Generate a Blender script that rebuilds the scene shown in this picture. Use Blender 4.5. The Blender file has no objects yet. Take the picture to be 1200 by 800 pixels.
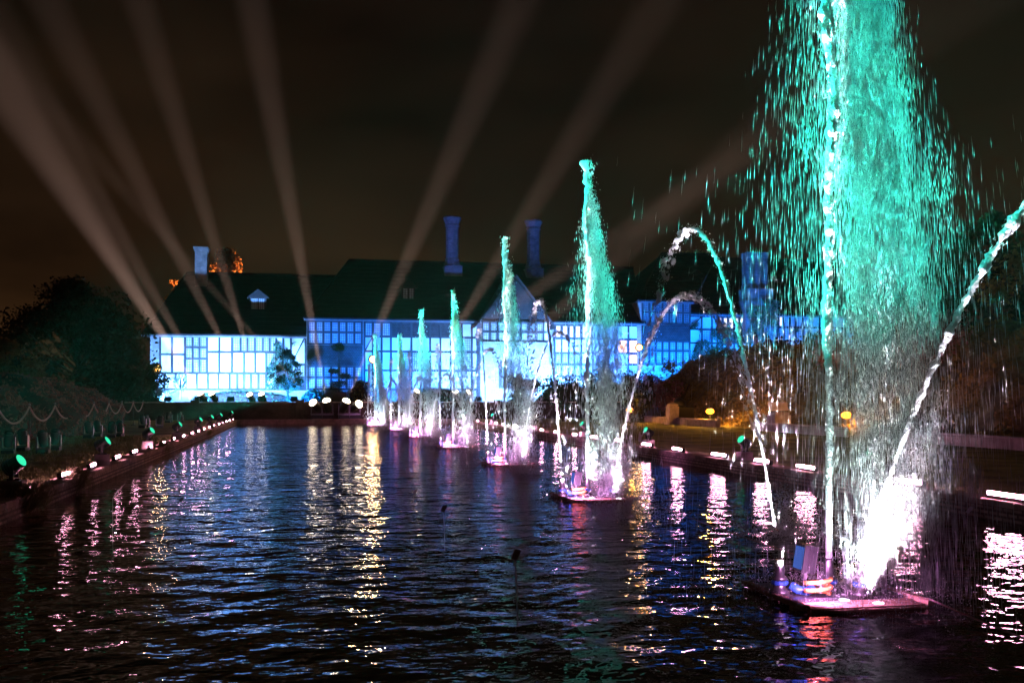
import bpy, math, random
import numpy as np
from mathutils import Vector, Matrix, noise as mnoise
random.seed(7); RNG = np.random.default_rng(7)
S = bpy.context.scene
C = S.collection
# ------------------------------------------------------------------ camera
# world: x across the canal, y along the canal towards the house, z up, water at z = 0
F = 1200.0; HY = 464.0; CAMH = 2.0
TH = math.atan(0.2045); CT, ST = math.cos(TH), math.sin(TH)
cd = bpy.data.cameras.new('camera'); cam = bpy.data.objects.new('camera', cd); C.objects.link(cam)
cd.sensor_width = 36.0; cd.lens = 36.0; cd.shift_y = (HY - 400) / 1200.0
cd.clip_start = 0.05; cd.clip_end = 3000
cam.location = (0, 0, CAMH); cam.rotation_euler = (math.pi / 2, 0, -TH)
S.camera = cam
# ------------------------------------------------------------------ render settings
S.view_settings.view_transform = 'Standard'; S.view_settings.look = 'None'
S.view_settings.gamma = 1.0; S.view_settings.exposure = 0.8
S.view_settings.use_curve_mapping = False
cy = S.cycles
cy.max_bounces = 5; cy.diffuse_bounces = 1; cy.glossy_bounces = 3; cy.transmission_bounces = 2
cy.volume_bounces = 0; cy.transparent_max_bounces = 4
cy.caustics_reflective = False; cy.caustics_refractive = False
cy.sample_clamp_indirect = 3.0
cy.use_denoising = True
# ------------------------------------------------------------------ night sky (town glow on thin cloud)
W = bpy.data.worlds.new('World'); S.world = W; W.use_nodes = True
wn = W.node_tree.nodes; wl = W.node_tree.links; wn.clear()
def wnode(t, **k):
    n = wn.new(t)
    for a, b in k.items(): setattr(n, a, b)
    return n
tc = wnode('ShaderNodeTexCoord')
sx = wnode('ShaderNodeSeparateXYZ'); wl.new(tc.outputs['Generated'], sx.inputs[0])
rp = wnode('ShaderNodeValToRGB'); wl.new(sx.outputs[2], rp.inputs[0])
e = rp.color_ramp.elements
e[0].position = 0.0; e[0].color = (0.027, 0.0135, 0.0052, 1)
e[1].position = 0.42; e[1].color = (0.0030, 0.0018, 0.0014, 1)
m_ = rp.color_ramp.elements.new(0.16); m_.color = (0.0120, 0.0066, 0.0034, 1)
mp = wnode('ShaderNodeMapping'); mp.inputs['Scale'].default_value = (2.0, 2.0, 6.0)
wl.new(tc.outputs['Generated'], mp.inputs[0])
nz = wnode('ShaderNodeTexNoise'); nz.inputs['Scale'].default_value = 1.6; nz.inputs['Detail'].default_value = 5
wl.new(mp.outputs[0], nz.inputs['Vector'])
r2 = wnode('ShaderNodeValToRGB'); wl.new(nz.outputs[0], r2.inputs[0])
r2.color_ramp.elements[0].position = 0.3; r2.color_ramp.elements[0].color = (0.35, 0.33, 0.32, 1)
r2.color_ramp.elements[1].position = 0.75; r2.color_ramp.elements[1].color = (1.9, 1.65, 1.4, 1)
mx = wnode('ShaderNodeMixRGB', blend_type='MULTIPLY'); mx.inputs[0].default_value = 1
wl.new(rp.outputs[0], mx.inputs[1]); wl.new(r2.outputs[0], mx.inputs[2])
bg = wnode('ShaderNodeBackground'); bg.inputs[1].default_value = 0.60; wl.new(mx.outputs[0], bg.inputs[0])
wo = wnode('ShaderNodeOutputWorld'); wl.new(bg.outputs[0], wo.inputs[0])
HAZE_DENSITY = 0.00014
GREENF = 3.4

# ------------------------------------------------------------------ pixel helpers (a direction plus the plane it meets)
def cw(X, D, z): return Vector((X * CT + D * ST, -X * ST + D * CT, z))
def on_z(px, py, z=0.0):
    D = (CAMH - z) * F / (py - HY); return cw((px - 600) / F * D, D, z)
def on_y(px, py, s):
    u = (px - 600) / F; D = s / (CT - ST * u)
    return cw(u * D, D, CAMH - (py - HY) / F * D)
def xs_(px, s): return on_y(px, HY, s).x
def zs_(px, py, s): return on_y(px, py, s).z

# ------------------------------------------------------------------ materials
MATS = {}
def mat(name, col, rough=0.7, var=0.25, scale=6.0, bump=0.0, bscale=None, metal=0.0, emit=None, estr=0.0, spec=0.5, brick=None, stretch=None):
    if name in MATS: return MATS[name]
    m = bpy.data.materials.new(name); m.use_nodes = True
    nt = m.node_tree; b = nt.nodes['Principled BSDF']
    b.inputs['Roughness'].default_value = rough; b.inputs['Metallic'].default_value = metal
    b.inputs['Specular IOR Level'].default_value = spec
    co = nt.nodes.new('ShaderNodeTexCoord'); src = co.outputs['Object']
    if stretch:
        mp = nt.nodes.new('ShaderNodeMapping'); mp.inputs['Scale'].default_value = stretch
        nt.links.new(src, mp.inputs[0]); src = mp.outputs[0]
    n = nt.nodes.new('ShaderNodeTexNoise'); n.inputs['Scale'].default_value = scale; n.inputs['Detail'].default_value = 6
    nt.links.new(src, n.inputs['Vector'])
    r = nt.nodes.new('ShaderNodeValToRGB')
    lo = [max(0, c * (1 - var)) for c in col]; hi = [min(1, c * (1 + var)) for c in col]
    r.color_ramp.elements[0].position = 0.32; r.color_ramp.elements[0].color = (*lo, 1)
    r.color_ramp.elements[1].position = 0.68; r.color_ramp.elements[1].color = (*hi, 1)
    nt.links.new(n.outputs[0], r.inputs[0])
    out = r.outputs[0]; hsrc = n.outputs[0]
    if brick:
        sc, mort, w, h = brick[:4]
        bt = nt.nodes.new('ShaderNodeTexBrick'); bt.inputs['Scale'].default_value = sc
        bt.inputs['Brick Width'].default_value = w; bt.inputs['Row Height'].default_value = h
        bt.inputs['Mortar Size'].default_value = 0.02
        bt.inputs['Color1'].default_value = (0.75, 0.75, 0.75, 1); bt.inputs['Color2'].default_value = (1.15, 1.15, 1.15, 1)
        bt.inputs['Mortar'].default_value = (mort, mort, mort, 1)
        # x along, z up: swap so that brick rows run horizontally on upright faces
        mp2 = nt.nodes.new('ShaderNodeMapping'); mp2.inputs['Rotation'].default_value = (math.pi / 2, 0, 0) if len(brick) == 4 else (0, math.pi / 2, math.pi / 2)
        nt.links.new(co.outputs['Object'], mp2.inputs[0]); nt.links.new(mp2.outputs[0], bt.inputs['Vector'])
        mm = nt.nodes.new('ShaderNodeMixRGB'); mm.blend_type = 'MULTIPLY'; mm.inputs[0].default_value = 1
        nt.links.new(out, mm.inputs[1]); nt.links.new(bt.outputs[0], mm.inputs[2]); out = mm.outputs[0]
    if name in ('kerb_brick', 'raft_timber', 'lime_plaster', 'weathered_oak', 'pier_stone'):   # pieces differ a little from one another
        oi = nt.nodes.new('ShaderNodeObjectInfo'); ma = nt.nodes.new('ShaderNodeMath'); ma.operation = 'MULTIPLY_ADD'; ma.inputs[1].default_value = 0.5; ma.inputs[2].default_value = 0.72
        if name == 'lime_plaster': ma.inputs[1].default_value = 0.22; ma.inputs[2].default_value = 0.86
        nt.links.new(oi.outputs['Random'], ma.inputs[0])
        m3 = nt.nodes.new('ShaderNodeMixRGB'); m3.blend_type = 'MULTIPLY'; m3.inputs[0].default_value = 1
        nt.links.new(out, m3.inputs[1]); nt.links.new(ma.outputs[0], m3.inputs[2]); out = m3.outputs[0]
    nt.links.new(out, b.inputs['Base Color'])
    if bump:
        n2 = nt.nodes.new('ShaderNodeTexNoise'); n2.inputs['Scale'].default_value = bscale or scale * 4; n2.inputs['Detail'].default_value = 4
        nt.links.new(src, n2.inputs['Vector'])
        bp = nt.nodes.new('ShaderNodeBump'); bp.inputs['Strength'].default_value = bump; bp.inputs['Distance'].default_value = 0.03
        nt.links.new(n2.outputs[0], bp.inputs['Height']); nt.links.new(bp.outputs[0], b.inputs['Normal'])
    if emit:
        b.inputs['Emission Color'].default_value = (*emit, 1); b.inputs['Emission Strength'].default_value = estr
    MATS[name] = m; return m
def leafmat(name, col, var=0.45, trans=0.35):
    if name in MATS: return MATS[name]
    m = bpy.data.materials.new(name); m.use_nodes = True; nt = m.node_tree; nt.nodes.clear()
    o = nt.nodes.new('ShaderNodeOutputMaterial'); d = nt.nodes.new('ShaderNodeBsdfDiffuse'); t = nt.nodes.new('ShaderNodeBsdfTranslucent')
    mix = nt.nodes.new('ShaderNodeMixShader'); mix.inputs[0].default_value = trans
    co = nt.nodes.new('ShaderNodeTexCoord'); n = nt.nodes.new('ShaderNodeTexNoise'); n.inputs['Scale'].default_value = 2.2; n.inputs['Detail'].default_value = 6
    nt.links.new(co.outputs['Object'], n.inputs['Vector'])
    r = nt.nodes.new('ShaderNodeValToRGB')
    r.color_ramp.elements[0].position = 0.3; r.color_ramp.elements[0].color = (*[c * (1 - var) for c in col], 1)
    r.color_ramp.elements[1].position = 0.7; r.color_ramp.elements[1].color = (*[c * (1 + var) for c in col], 1)
    nt.links.new(n.outputs[0], r.inputs[0])
    for s in (d, t): nt.links.new(r.outputs[0], s.inputs[0])
    nt.links.new(d.outputs[0], mix.inputs[1]); nt.links.new(t.outputs[0], mix.inputs[2]); nt.links.new(mix.outputs[0], o.inputs[0])
    MATS[name] = m; return m
def emat(name, col, st):
    if name in MATS: return MATS[name]
    m = bpy.data.materials.new(name); m.use_nodes = True; nt = m.node_tree; nt.nodes.clear()
    o = nt.nodes.new('ShaderNodeOutputMaterial'); em = nt.nodes.new('ShaderNodeEmission')
    em.inputs[0].default_value = (*col, 1); em.inputs[1].default_value = st
    nt.links.new(em.outputs[0], o.inputs[0]); MATS[name] = m; return m
def spraymat(nm, colr):
    m = bpy.data.materials.new(nm); m.use_nodes = True; nt = m.node_tree; nt.nodes.clear()
    o = nt.nodes.new('ShaderNodeOutputMaterial'); d = nt.nodes.new('ShaderNodeBsdfDiffuse'); t = nt.nodes.new('ShaderNodeBsdfTranslucent')
    for s in (d, t): s.inputs[0].default_value = colr
    g = nt.nodes.new('ShaderNodeBsdfGlossy'); g.inputs['Roughness'].default_value = 0.15
    mix = nt.nodes.new('ShaderNodeMixShader'); mix.inputs[0].default_value = 0.55
    mix2 = nt.nodes.new('ShaderNodeMixShader'); mix2.inputs[0].default_value = 0.06
    co = nt.nodes.new('ShaderNodeTexCoord'); n = nt.nodes.new('ShaderNodeTexNoise'); n.inputs['Scale'].default_value = 38; n.inputs['Detail'].default_value = 3
    nt.links.new(co.outputs['Object'], n.inputs['Vector'])
    bp = nt.nodes.new('ShaderNodeBump'); bp.inputs['Strength'].default_value = 1.0; bp.inputs['Distance'].default_value = 0.05
    nt.links.new(n.outputs[0], bp.inputs['Height'])
    for s in (d, t, g): nt.links.new(bp.outputs[0], s.inputs['Normal'])
    nt.links.new(d.outputs[0], mix.inputs[1]); nt.links.new(t.outputs[0], mix.inputs[2])
    nt.links.new(mix.outputs[0], mix2.inputs[1]); nt.links.new(g.outputs[0], mix2.inputs[2]); nt.links.new(mix2.outputs[0], o.inputs[0])
    return m
WATERWHITE = spraymat('white_water', (0.88, 0.92, 0.92, 1)); SPRAY = spraymat('fine_spray', (0.6, 0.62, 0.62, 1)); CLOT = spraymat('clotted_spray', (0.8, 0.83, 0.83, 1))

OAK = mat('weathered_oak', (0.038, 0.036, 0.035), 0.8, 0.35, 3, 0.5, 20, stretch=(1, 1, 0.2))
PLASTER = mat('lime_plaster', (0.66, 0.66, 0.64), 0.9, 0.10, 1.2, 0.3, 12)
BRICKW = mat('house_brick', (0.24, 0.18, 0.15), 0.9, 0.3, 2, 0.4, 12, brick=(1, 0.6, 0.24, 0.085))
STONEW = mat('pale_stone', (0.3, 0.29, 0.27), 0.85, 0.15, 2, 0.4, 14, brick=(1, 0.7, 0.5, 0.28))
TILE = mat('roof_tile', (0.022, 0.017, 0.015), 0.85, 0.4, 1.5, 0.5, 9, brick=(1, 0.45, 0.2, 0.13))
HUNG = mat('hung_tile', (0.045, 0.036, 0.034), 0.85, 0.3, 2, 0.4, 10, brick=(1, 0.4, 0.2, 0.14))
LEAD = mat('window_frame', (0.16, 0.155, 0.15), 0.6, 0.15, 5)
BLACK = mat('black_metal', (0.018, 0.018, 0.02), 0.45, 0.3, 10, 0.1, 60)
STEEL = mat('worn_steel', (0.16, 0.155, 0.16), 0.35, 0.2, 12, 0.1, 60, metal=0.8)
KERBM = mat('kerb_brick', (0.40, 0.27, 0.24), 0.85, 0.35, 3, 0.7, 25)
PINKWOOD = mat('raft_timber', (0.42, 0.24, 0.18), 0.7, 0.3, 4, 0.4, 30, stretch=(1, 0.3, 1))
PIERM = mat('pier_stone', (0.33, 0.26, 0.27), 0.9, 0.25, 3, 0.5, 18)
HEDGEM = leafmat('hedge_leaf', (0.30, 0.13, 0.12))
DARKLEAF = leafmat('dark_leaf', (0.04, 0.045, 0.025))
BROWNLEAF = leafmat('brown_leaf', (0.17, 0.12, 0.05))
ORANGELEAF = leafmat('autumn_leaf', (0.32, 0.10, 0.025))
IVYLEAF = leafmat('ivy_leaf', (0.07, 0.16, 0.10))
PALELEAF = leafmat('pale_blade', (0.30, 0.38, 0.30), 0.3)
TUFTLEAF = leafmat('tuft_leaf', (0.22, 0.19, 0.12))
BARK = mat('bark', (0.06, 0.045, 0.035), 0.95, 0.4, 5, 0.8, 20)
SOIL = mat('soil', (0.05, 0.038, 0.028), 0.95, 0.4, 3, 0.8, 14)
ROPE = mat('rope', (0.48, 0.27, 0.27), 0.8, 0.2, 40)
BLUEPLASTIC = mat('blue_hose', (0.03, 0.10, 0.42), 0.35, 0.2, 10)
ORANGEM = mat('orange_coil', (0.55, 0.17, 0.05), 0.5, 0.3, 10)
LEDM = emat('lit_tube', (1.0, 0.37, 0.60), 85.0)
GREENLENS = emat('green_lens', (0.03, 0.62, 0.32), 0.9)
WARMLENS = emat('warm_beam_lens', (1.0, 0.78, 0.52), 9.0)
ORANGELENS = emat('orange_lamp', (1.0, 0.27, 0.012), 7.0)
def panemat(name, col, emit=None, estr=0):
    m = mat(name, col, 0.25, 0.12, 1.5, emit=emit, estr=estr)
    nt = m.node_tree; b = nt.nodes['Principled BSDF']
    co = nt.nodes.new('ShaderNodeTexCoord'); mp = nt.nodes.new('ShaderNodeMapping')
    mp.inputs['Rotation'].default_value = (math.pi / 2, 0, 0)
    bt = nt.nodes.new('ShaderNodeTexBrick'); bt.offset = 0.0
    bt.inputs['Scale'].default_value = 1; bt.inputs['Brick Width'].default_value = 0.16; bt.inputs['Row Height'].default_value = 0.2
    bt.inputs['Mortar Size'].default_value = 0.02; bt.inputs['Mortar Smooth'].default_value = 0.2
    bt.inputs['Color1'].default_value = (1, 1, 1, 1); bt.inputs['Color2'].default_value = (0.8, 0.8, 0.8, 1); bt.inputs['Mortar'].default_value = (0.12, 0.12, 0.12, 1)
    nt.links.new(co.outputs['Object'], mp.inputs[0]); nt.links.new(mp.outputs[0], bt.inputs['Vector'])
    old = b.inputs['Base Color'].links[0].from_socket
    mm = nt.nodes.new('ShaderNodeMixRGB'); mm.blend_type = 'MULTIPLY'; mm.inputs[0].default_value = 1
    nt.links.new(old, mm.inputs[1]); nt.links.new(bt.outputs[0], mm.inputs[2]); nt.links.new(mm.outputs[0], b.inputs['Base Color'])
    return m
PANE = panemat('leaded_pane', (0.5, 0.52, 0.55))
PANEDIM = panemat('leaded_pane_dim', (0.22, 0.24, 0.26))
PANEWARM = panemat('leaded_pane_lit', (0.4, 0.35, 0.3), (1.0, 0.45, 0.1), 2.2)
PANEWHITE = panemat('leaded_pane_white_glow', (0.5, 0.5, 0.5), (1.0, 0.82, 0.78), 0.9)  # faint emission stands in for floodlight on the panes, no lamp inside

# ------------------------------------------------------------------ mesh helpers
class MB:
    def __init__(s): s.v = []; s.f = []
    def add(s, vs, fs):
        o = len(s.v); s.v += [tuple(v) for v in vs]; s.f += [tuple(i + o for i in f) for f in fs]; return s
    def box(s, x0, x1, y0, y1, z0, z1):
        return s.add([(x0,y0,z0),(x1,y0,z0),(x1,y1,z0),(x0,y1,z0),(x0,y0,z1),(x1,y0,z1),(x1,y1,z1),(x0,y1,z1)],
                     [(0,3,2,1),(4,5,6,7),(0,1,5,4),(1,2,6,5),(2,3,7,6),(3,0,4,7)])
    def cbox(s, x0, x1, y0, y1, z0, z1, c):          # box with chamfered top edges
        return s.add([(x0,y0,z0),(x1,y0,z0),(x1,y1,z0),(x0,y1,z0),(x0,y0,z1-c),(x1,y0,z1-c),(x1,y1,z1-c),(x0,y1,z1-c),
                      (x0+c,y0+c,z1),(x1-c,y0+c,z1),(x1-c,y1-c,z1),(x0+c,y1-c,z1)],
                     [(0,3,2,1),(8,9,10,11),(0,1,5,4),(1,2,6,5),(2,3,7,6),(3,0,4,7),(4,5,9,8),(5,6,10,9),(6,7,11,10),(7,4,8,11)])
    def obox(s, c, sx, sy, sz, R):                   # oriented box
        vs = [Vector(c) + R @ Vector((a*sx/2, b*sy/2, d*sz/2)) for d in (-1,1) for a,b in ((-1,-1),(1,-1),(1,1),(-1,1))]
        return s.add(vs, [(0,3,2,1),(4,5,6,7),(0,1,5,4),(1,2,6,5),(2,3,7,6),(3,0,4,7)])
    def tube(s, pts, r, n=6, cap=True):
        pts = [Vector(p) for p in pts]; rs = r if isinstance(r, (list, tuple)) else [r] * len(pts)
        o = len(s.v); prev = None
        for i, p in enumerate(pts):
            d = (pts[min(i+1, len(pts)-1)] - pts[max(i-1, 0)]).normalized()
            a = d.orthogonal().normalized() if prev is None else (prev - d * prev.dot(d)).normalized()
            prev = a; b = d.cross(a)
            for k in range(n):
                w = 2 * math.pi * k / n
                s.v.append(tuple(p + (a * math.cos(w) + b * math.sin(w)) * rs[i]))
        for i in range(len(pts) - 1):
            for k in range(n):
                k2 = (k + 1) % n
                s.f.append((o+i*n+k, o+i*n+k2, o+(i+1)*n+k2, o+(i+1)*n+k))
        if cap:
            s.f.append(tuple(o + k for k in reversed(range(n)))); e = o + (len(pts)-1) * n; s.f.append(tuple(e + k for k in range(n)))
        return s
    def lathe(s, prof, c=(0,0,0), n=16, R=None, flute=0.0):
        o = len(s.v); c = Vector(c)
        for (r, z) in prof:
            for k in range(n):
                w = 2 * math.pi * k / n; rr = r * (1 - flute * (k % 2))
                v = Vector((rr * math.cos(w), rr * math.sin(w), z))
                s.v.append(tuple(c + (R @ v if R else v)))
        for i in range(len(prof) - 1):
            for k in range(n):
                k2 = (k + 1) % n
                s.f.append((o+i*n+k, o+i*n+k2, o+(i+1)*n+k2, o+(i+1)*n+k))
        s.f.append(tuple(o + k for k in reversed(range(n)))); e = o + (len(prof)-1) * n; s.f.append(tuple(e + k for k in range(n)))
        return s
    def build(s, name, m, parent=None, smooth=False, loc=None):
        me = bpy.data.meshes.new(name)
        o_ = Vector(parent['_o']) if parent is not None else Vector(loc or (0, 0, 0))
        me.from_pydata([(v[0]-o_.x, v[1]-o_.y, v[2]-o_.z) for v in s.v], [], s.f)
        if m: me.materials.append(m)
        if smooth: me.polygons.foreach_set('use_smooth', [True] * len(me.polygons))
        ob = bpy.data.objects.new(name, me); C.objects.link(ob)
        ob['_o'] = tuple(o_)
        if parent is not None: ob.parent = parent
        else: ob.location = o_
        return ob
def npmesh(name, V, Fc, m, parent=None, smooth=False, loc=(0,0,0)):
    me = bpy.data.meshes.new(name); k = Fc.shape[1]
    o_ = np.array(parent['_o']) if parent is not None else np.array(loc, float)
    V = V - o_
    me.vertices.add(len(V)); me.vertices.foreach_set('co', V.astype(np.float32).ravel())
    me.loops.add(Fc.size); me.loops.foreach_set('vertex_index', Fc.astype(np.int32).ravel())
    me.polygons.add(len(Fc)); me.polygons.foreach_set('loop_start', np.arange(0, Fc.size, k, dtype=np.int32))
    if smooth: me.polygons.foreach_set('use_smooth', np.ones(len(Fc), bool))
    me.materials.append(m); me.update(calc_edges=True); me.validate()
    ob = bpy.data.objects.new(name, me); C.objects.link(ob); ob['_o'] = tuple(float(a) for a in o_)
    if parent is not None: ob.parent = parent
    else: ob.location = o_
    return ob
def root(name, loc, label, cat, group=None):
    o = bpy.data.objects.new(name, None); C.objects.link(o); o.location = loc; o['_o'] = tuple(loc)
    o.empty_display_size = 0.2
    return tag(o, label, cat, group)
def tag(o, label=None, cat=None, group=None, kind=None):
    if label: o['label'] = label
    if cat: o['category'] = cat
    if group: o['group'] = group
    if kind: o['kind'] = kind
    return o
def structure(o, label=None): o['kind'] = 'structure'; return tag(o, label)
def copy_tree(o, loc=None, rotz=None, label=None, parent=None):
    c = o.copy(); C.objects.link(c); c.parent = parent
    if loc is not None: c.location = loc; c['_o'] = tuple(loc)
    if rotz is not None: c.rotation_euler = (0, 0, rotz)
    if label: c['label'] = label
    for ch in list(o.children): copy_tree(ch, parent=c)
    return c
def look(d, up=(0,0,1)):                              # rotation whose +Z runs along d
    return Vector(d).normalized().to_track_quat('Z', 'Y').to_matrix()
def light(kind, name, loc, col, power, target=None, angle=60, blend=0.3, size=0.1, parent=None):
    l = bpy.data.lights.new(name, kind); l.color = col; l.energy = power
    if kind == 'SPOT':
        l.spot_size = math.radians(angle); l.spot_blend = blend
    if kind in ('SPOT', 'POINT'): l.shadow_soft_size = size
    o = bpy.data.objects.new(name, l); C.objects.link(o)
    loc = Vector(loc)
    if parent is not None: o.parent = parent; o.location = loc - Vector(parent['_o'])
    else: o.location = loc
    if target is not None: o.rotation_euler = (Vector(target) - loc).to_track_quat('-Z', 'Y').to_euler()
    return o
def drops(name, P, Vd, L, Rr, m=None, parent=None, loc=(0,0,0)):
    """spindle-shaped drops: centre P, direction Vd, length L, radius Rr"""
    n = len(P); d = Vd / (np.linalg.norm(Vd, axis=1, keepdims=True) + 1e-9)
    ref = np.where(np.abs(d[:, 2:3]) > 0.9, np.array([[1.0, 0, 0]]), np.array([[0, 0, 1.0]]))
    a = np.cross(d, ref); a /= np.linalg.norm(a, axis=1, keepdims=True) + 1e-9; b = np.cross(d, a)
    V = np.zeros((n, 5, 3)); off = RNG.uniform(0, 6.28, n)
    mid = P + d * (L * RNG.uniform(-0.1, 0.25, n))[:, None]
    for k in range(3):
        w = off + k * 2.0944
        V[:, k] = mid + (a * np.cos(w)[:, None] + b * np.sin(w)[:, None]) * Rr[:, None]
    V[:, 3] = P + d * (L / 2)[:, None]; V[:, 4] = P - d * (L / 2)[:, None]
    t = np.array([(0,1,3),(1,2,3),(2,0,3),(1,0,4),(2,1,4),(0,2,4)])
    Fc = (np.arange(n)[:, None, None] * 5 + t[None]).reshape(-1, 3)
    return npmesh(name, V.reshape(-1, 3), Fc, m or WATERWHITE, parent, True, loc)
def leaves(name, P, size, m, parent=None, loc=(0,0,0), up=None, aspect=0.6):
    n = len(P); sz = size * RNG.uniform(0.6, 1.4, n)
    a = RNG.normal(size=(n, 3)); a /= np.linalg.norm(a, axis=1, keepdims=True)
    r = RNG.normal(size=(n, 3)); b = np.cross(a, r); b /= np.linalg.norm(b, axis=1, keepdims=True)
    c = np.cross(a, b) * 0.25
    V = np.zeros((n, 4, 3))
    V[:, 0] = P - a * sz[:, None]; V[:, 1] = P + b * (sz * aspect)[:, None] + c * sz[:, None]
    V[:, 2] = P + a * sz[:, None]; V[:, 3] = P - b * (sz * aspect)[:, None] + c * sz[:, None]
    Fc = np.arange(n * 4).reshape(n, 4)
    return npmesh(name, V.reshape(-1, 3), Fc, m, parent, False, loc)
def clump_points(centres, radii, per, shell=0.5):
    out = []
    for c, r in zip(centres, radii):
        d = RNG.normal(size=(per, 3)); d /= np.linalg.norm(d, axis=1, keepdims=True)
        q = RNG.uniform(0, 1, (per, 1)) ** shell
        out.append(np.array(c) + d * q * np.array(r) * (0.8 + 0.35 * RNG.uniform(size=(per, 1))))
    return np.concatenate(out)
def blobs(specs, seed=0):
    """lumpy closed blobs, each (centre, direction, length, radius) -> numpy verts, faces"""
    import bmesh
    bm = bmesh.new(); bmesh.ops.create_icosphere(bm, subdivisions=2, radius=1.0)
    base = np.array([v.co[:] for v in bm.verts]); fs = np.array([[v.index for v in f.verts] for f in bm.faces]); bm.free()
    Vs, Fs = [], []
    for i, (c, d, L, r) in enumerate(specs):
        R = np.array(look(d)); ph = RNG.uniform(0, 6.28, 6); k = RNG.normal(size=(6, 3)) * 2.2
        lump = 1 + 0.22 * sum(np.sin(base @ k[j] + ph[j]) for j in range(6)) / 1.6
        v = base * lump[:, None] * np.array([r, r, L / 2]) @ R.T + np.array(c)
        Fs.append(fs + len(Vs) * len(base)); Vs.append(v)
    return np.concatenate(Vs), np.concatenate(Fs)

# ================================================================== THE SETTING
GZ = 0.28
XL, XR, Y0, Y1 = -4.55, 10.9, 2.4, 75.3             # canal basin
def groundmat():
    m = mat('lawn', (0.19, 0.185, 0.07), 0.95, 0.6, 0.9, 1.0, 30)
    return m
B = 400
g = MB()
def gq(x0, x1, y0, y1): g.add([(x0,y0,GZ),(x1,y0,GZ),(x1,y1,GZ),(x0,y1,GZ)], [(0,1,2,3)])
gq(-B, XL-0.4, -B, B); gq(XR+0.4, B, -B, B); gq(XL-0.4, XR+0.4, -B, Y0-0.4); gq(XL-0.4, XR+0.4, Y1+0.4, B)
structure(g.build('ground', groundmat()))
basin = MB()
basin.add([(XL,Y0,-1.2),(XR,Y0,-1.2),(XR,Y1,-1.2),(XL,Y1,-1.2)], [(0,1,2,3)])
structure(basin.build('canal_bed', SOIL))
# kerbs: a core strip, and coping bricks laid on it one by one where they can be told apart
def kerb(x0, x1, ya, yb, inner, tagname):
    k = MB(); k.box(x0, x1, ya, yb, -1.2, 0.245)
    ko = structure(k.build('canal_kerb', mat('kerb_face_brick', (0.40, 0.27, 0.24), 0.85, 0.3, 3, 0.6, 25, brick=(1, 0.35, 0.23, 0.08, 'y'))))
    L = 0.78; protos = []
    for j in range(4):
        jj = [RNG.uniform(-.006, .006) for _ in range(4)]
        protos.append(MB().cbox(x0-0.02+jj[0], x1+0.02+jj[1], 0.012, L-0.018+jj[2]*0.5, 0.235, 0.335+jj[3], 0.022))
    meshes = []
    far = MB(); n = int((yb - ya) / L)
    for i in range(n):
        y = ya + i * L
        if y < 48 and y > 8:
            if len(meshes) < 4:
                o = protos[len(meshes)].build('coping_stone', KERBM, ko); meshes.append(o.data)
            else:
                o = bpy.data.objects.new('coping_stone', meshes[(i*7) % 4]); C.objects.link(o); o.parent = ko
            o.location = (0, y, 0)
        else:
            dz = RNG.uniform(-.006, .006); far.cbox(x0-0.02, x1+0.02, y+0.008, y+L-0.012, 0.235, 0.335+dz, 0.018)
    fo = far.build('coping_course', KERBM, ko); fo['kind'] = 'stuff'
    return ko
kerb(XL-0.4, XL, Y0, Y1, XL, 'l'); kerb(XR, XR+0.4, Y0, Y1, XR, 'r')
k = MB(); k.box(XL-0.4, XR+0.4, Y1+0.002, Y1+0.5, -1.2, 0.33); structure(k.build('canal_kerb', KERBM))
k = MB(); k.box(XL-0.4, XR+0.4, Y0-0.5, Y0-0.002, -1.2, 0.33); structure(k.build('canal_kerb', KERBM))

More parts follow.
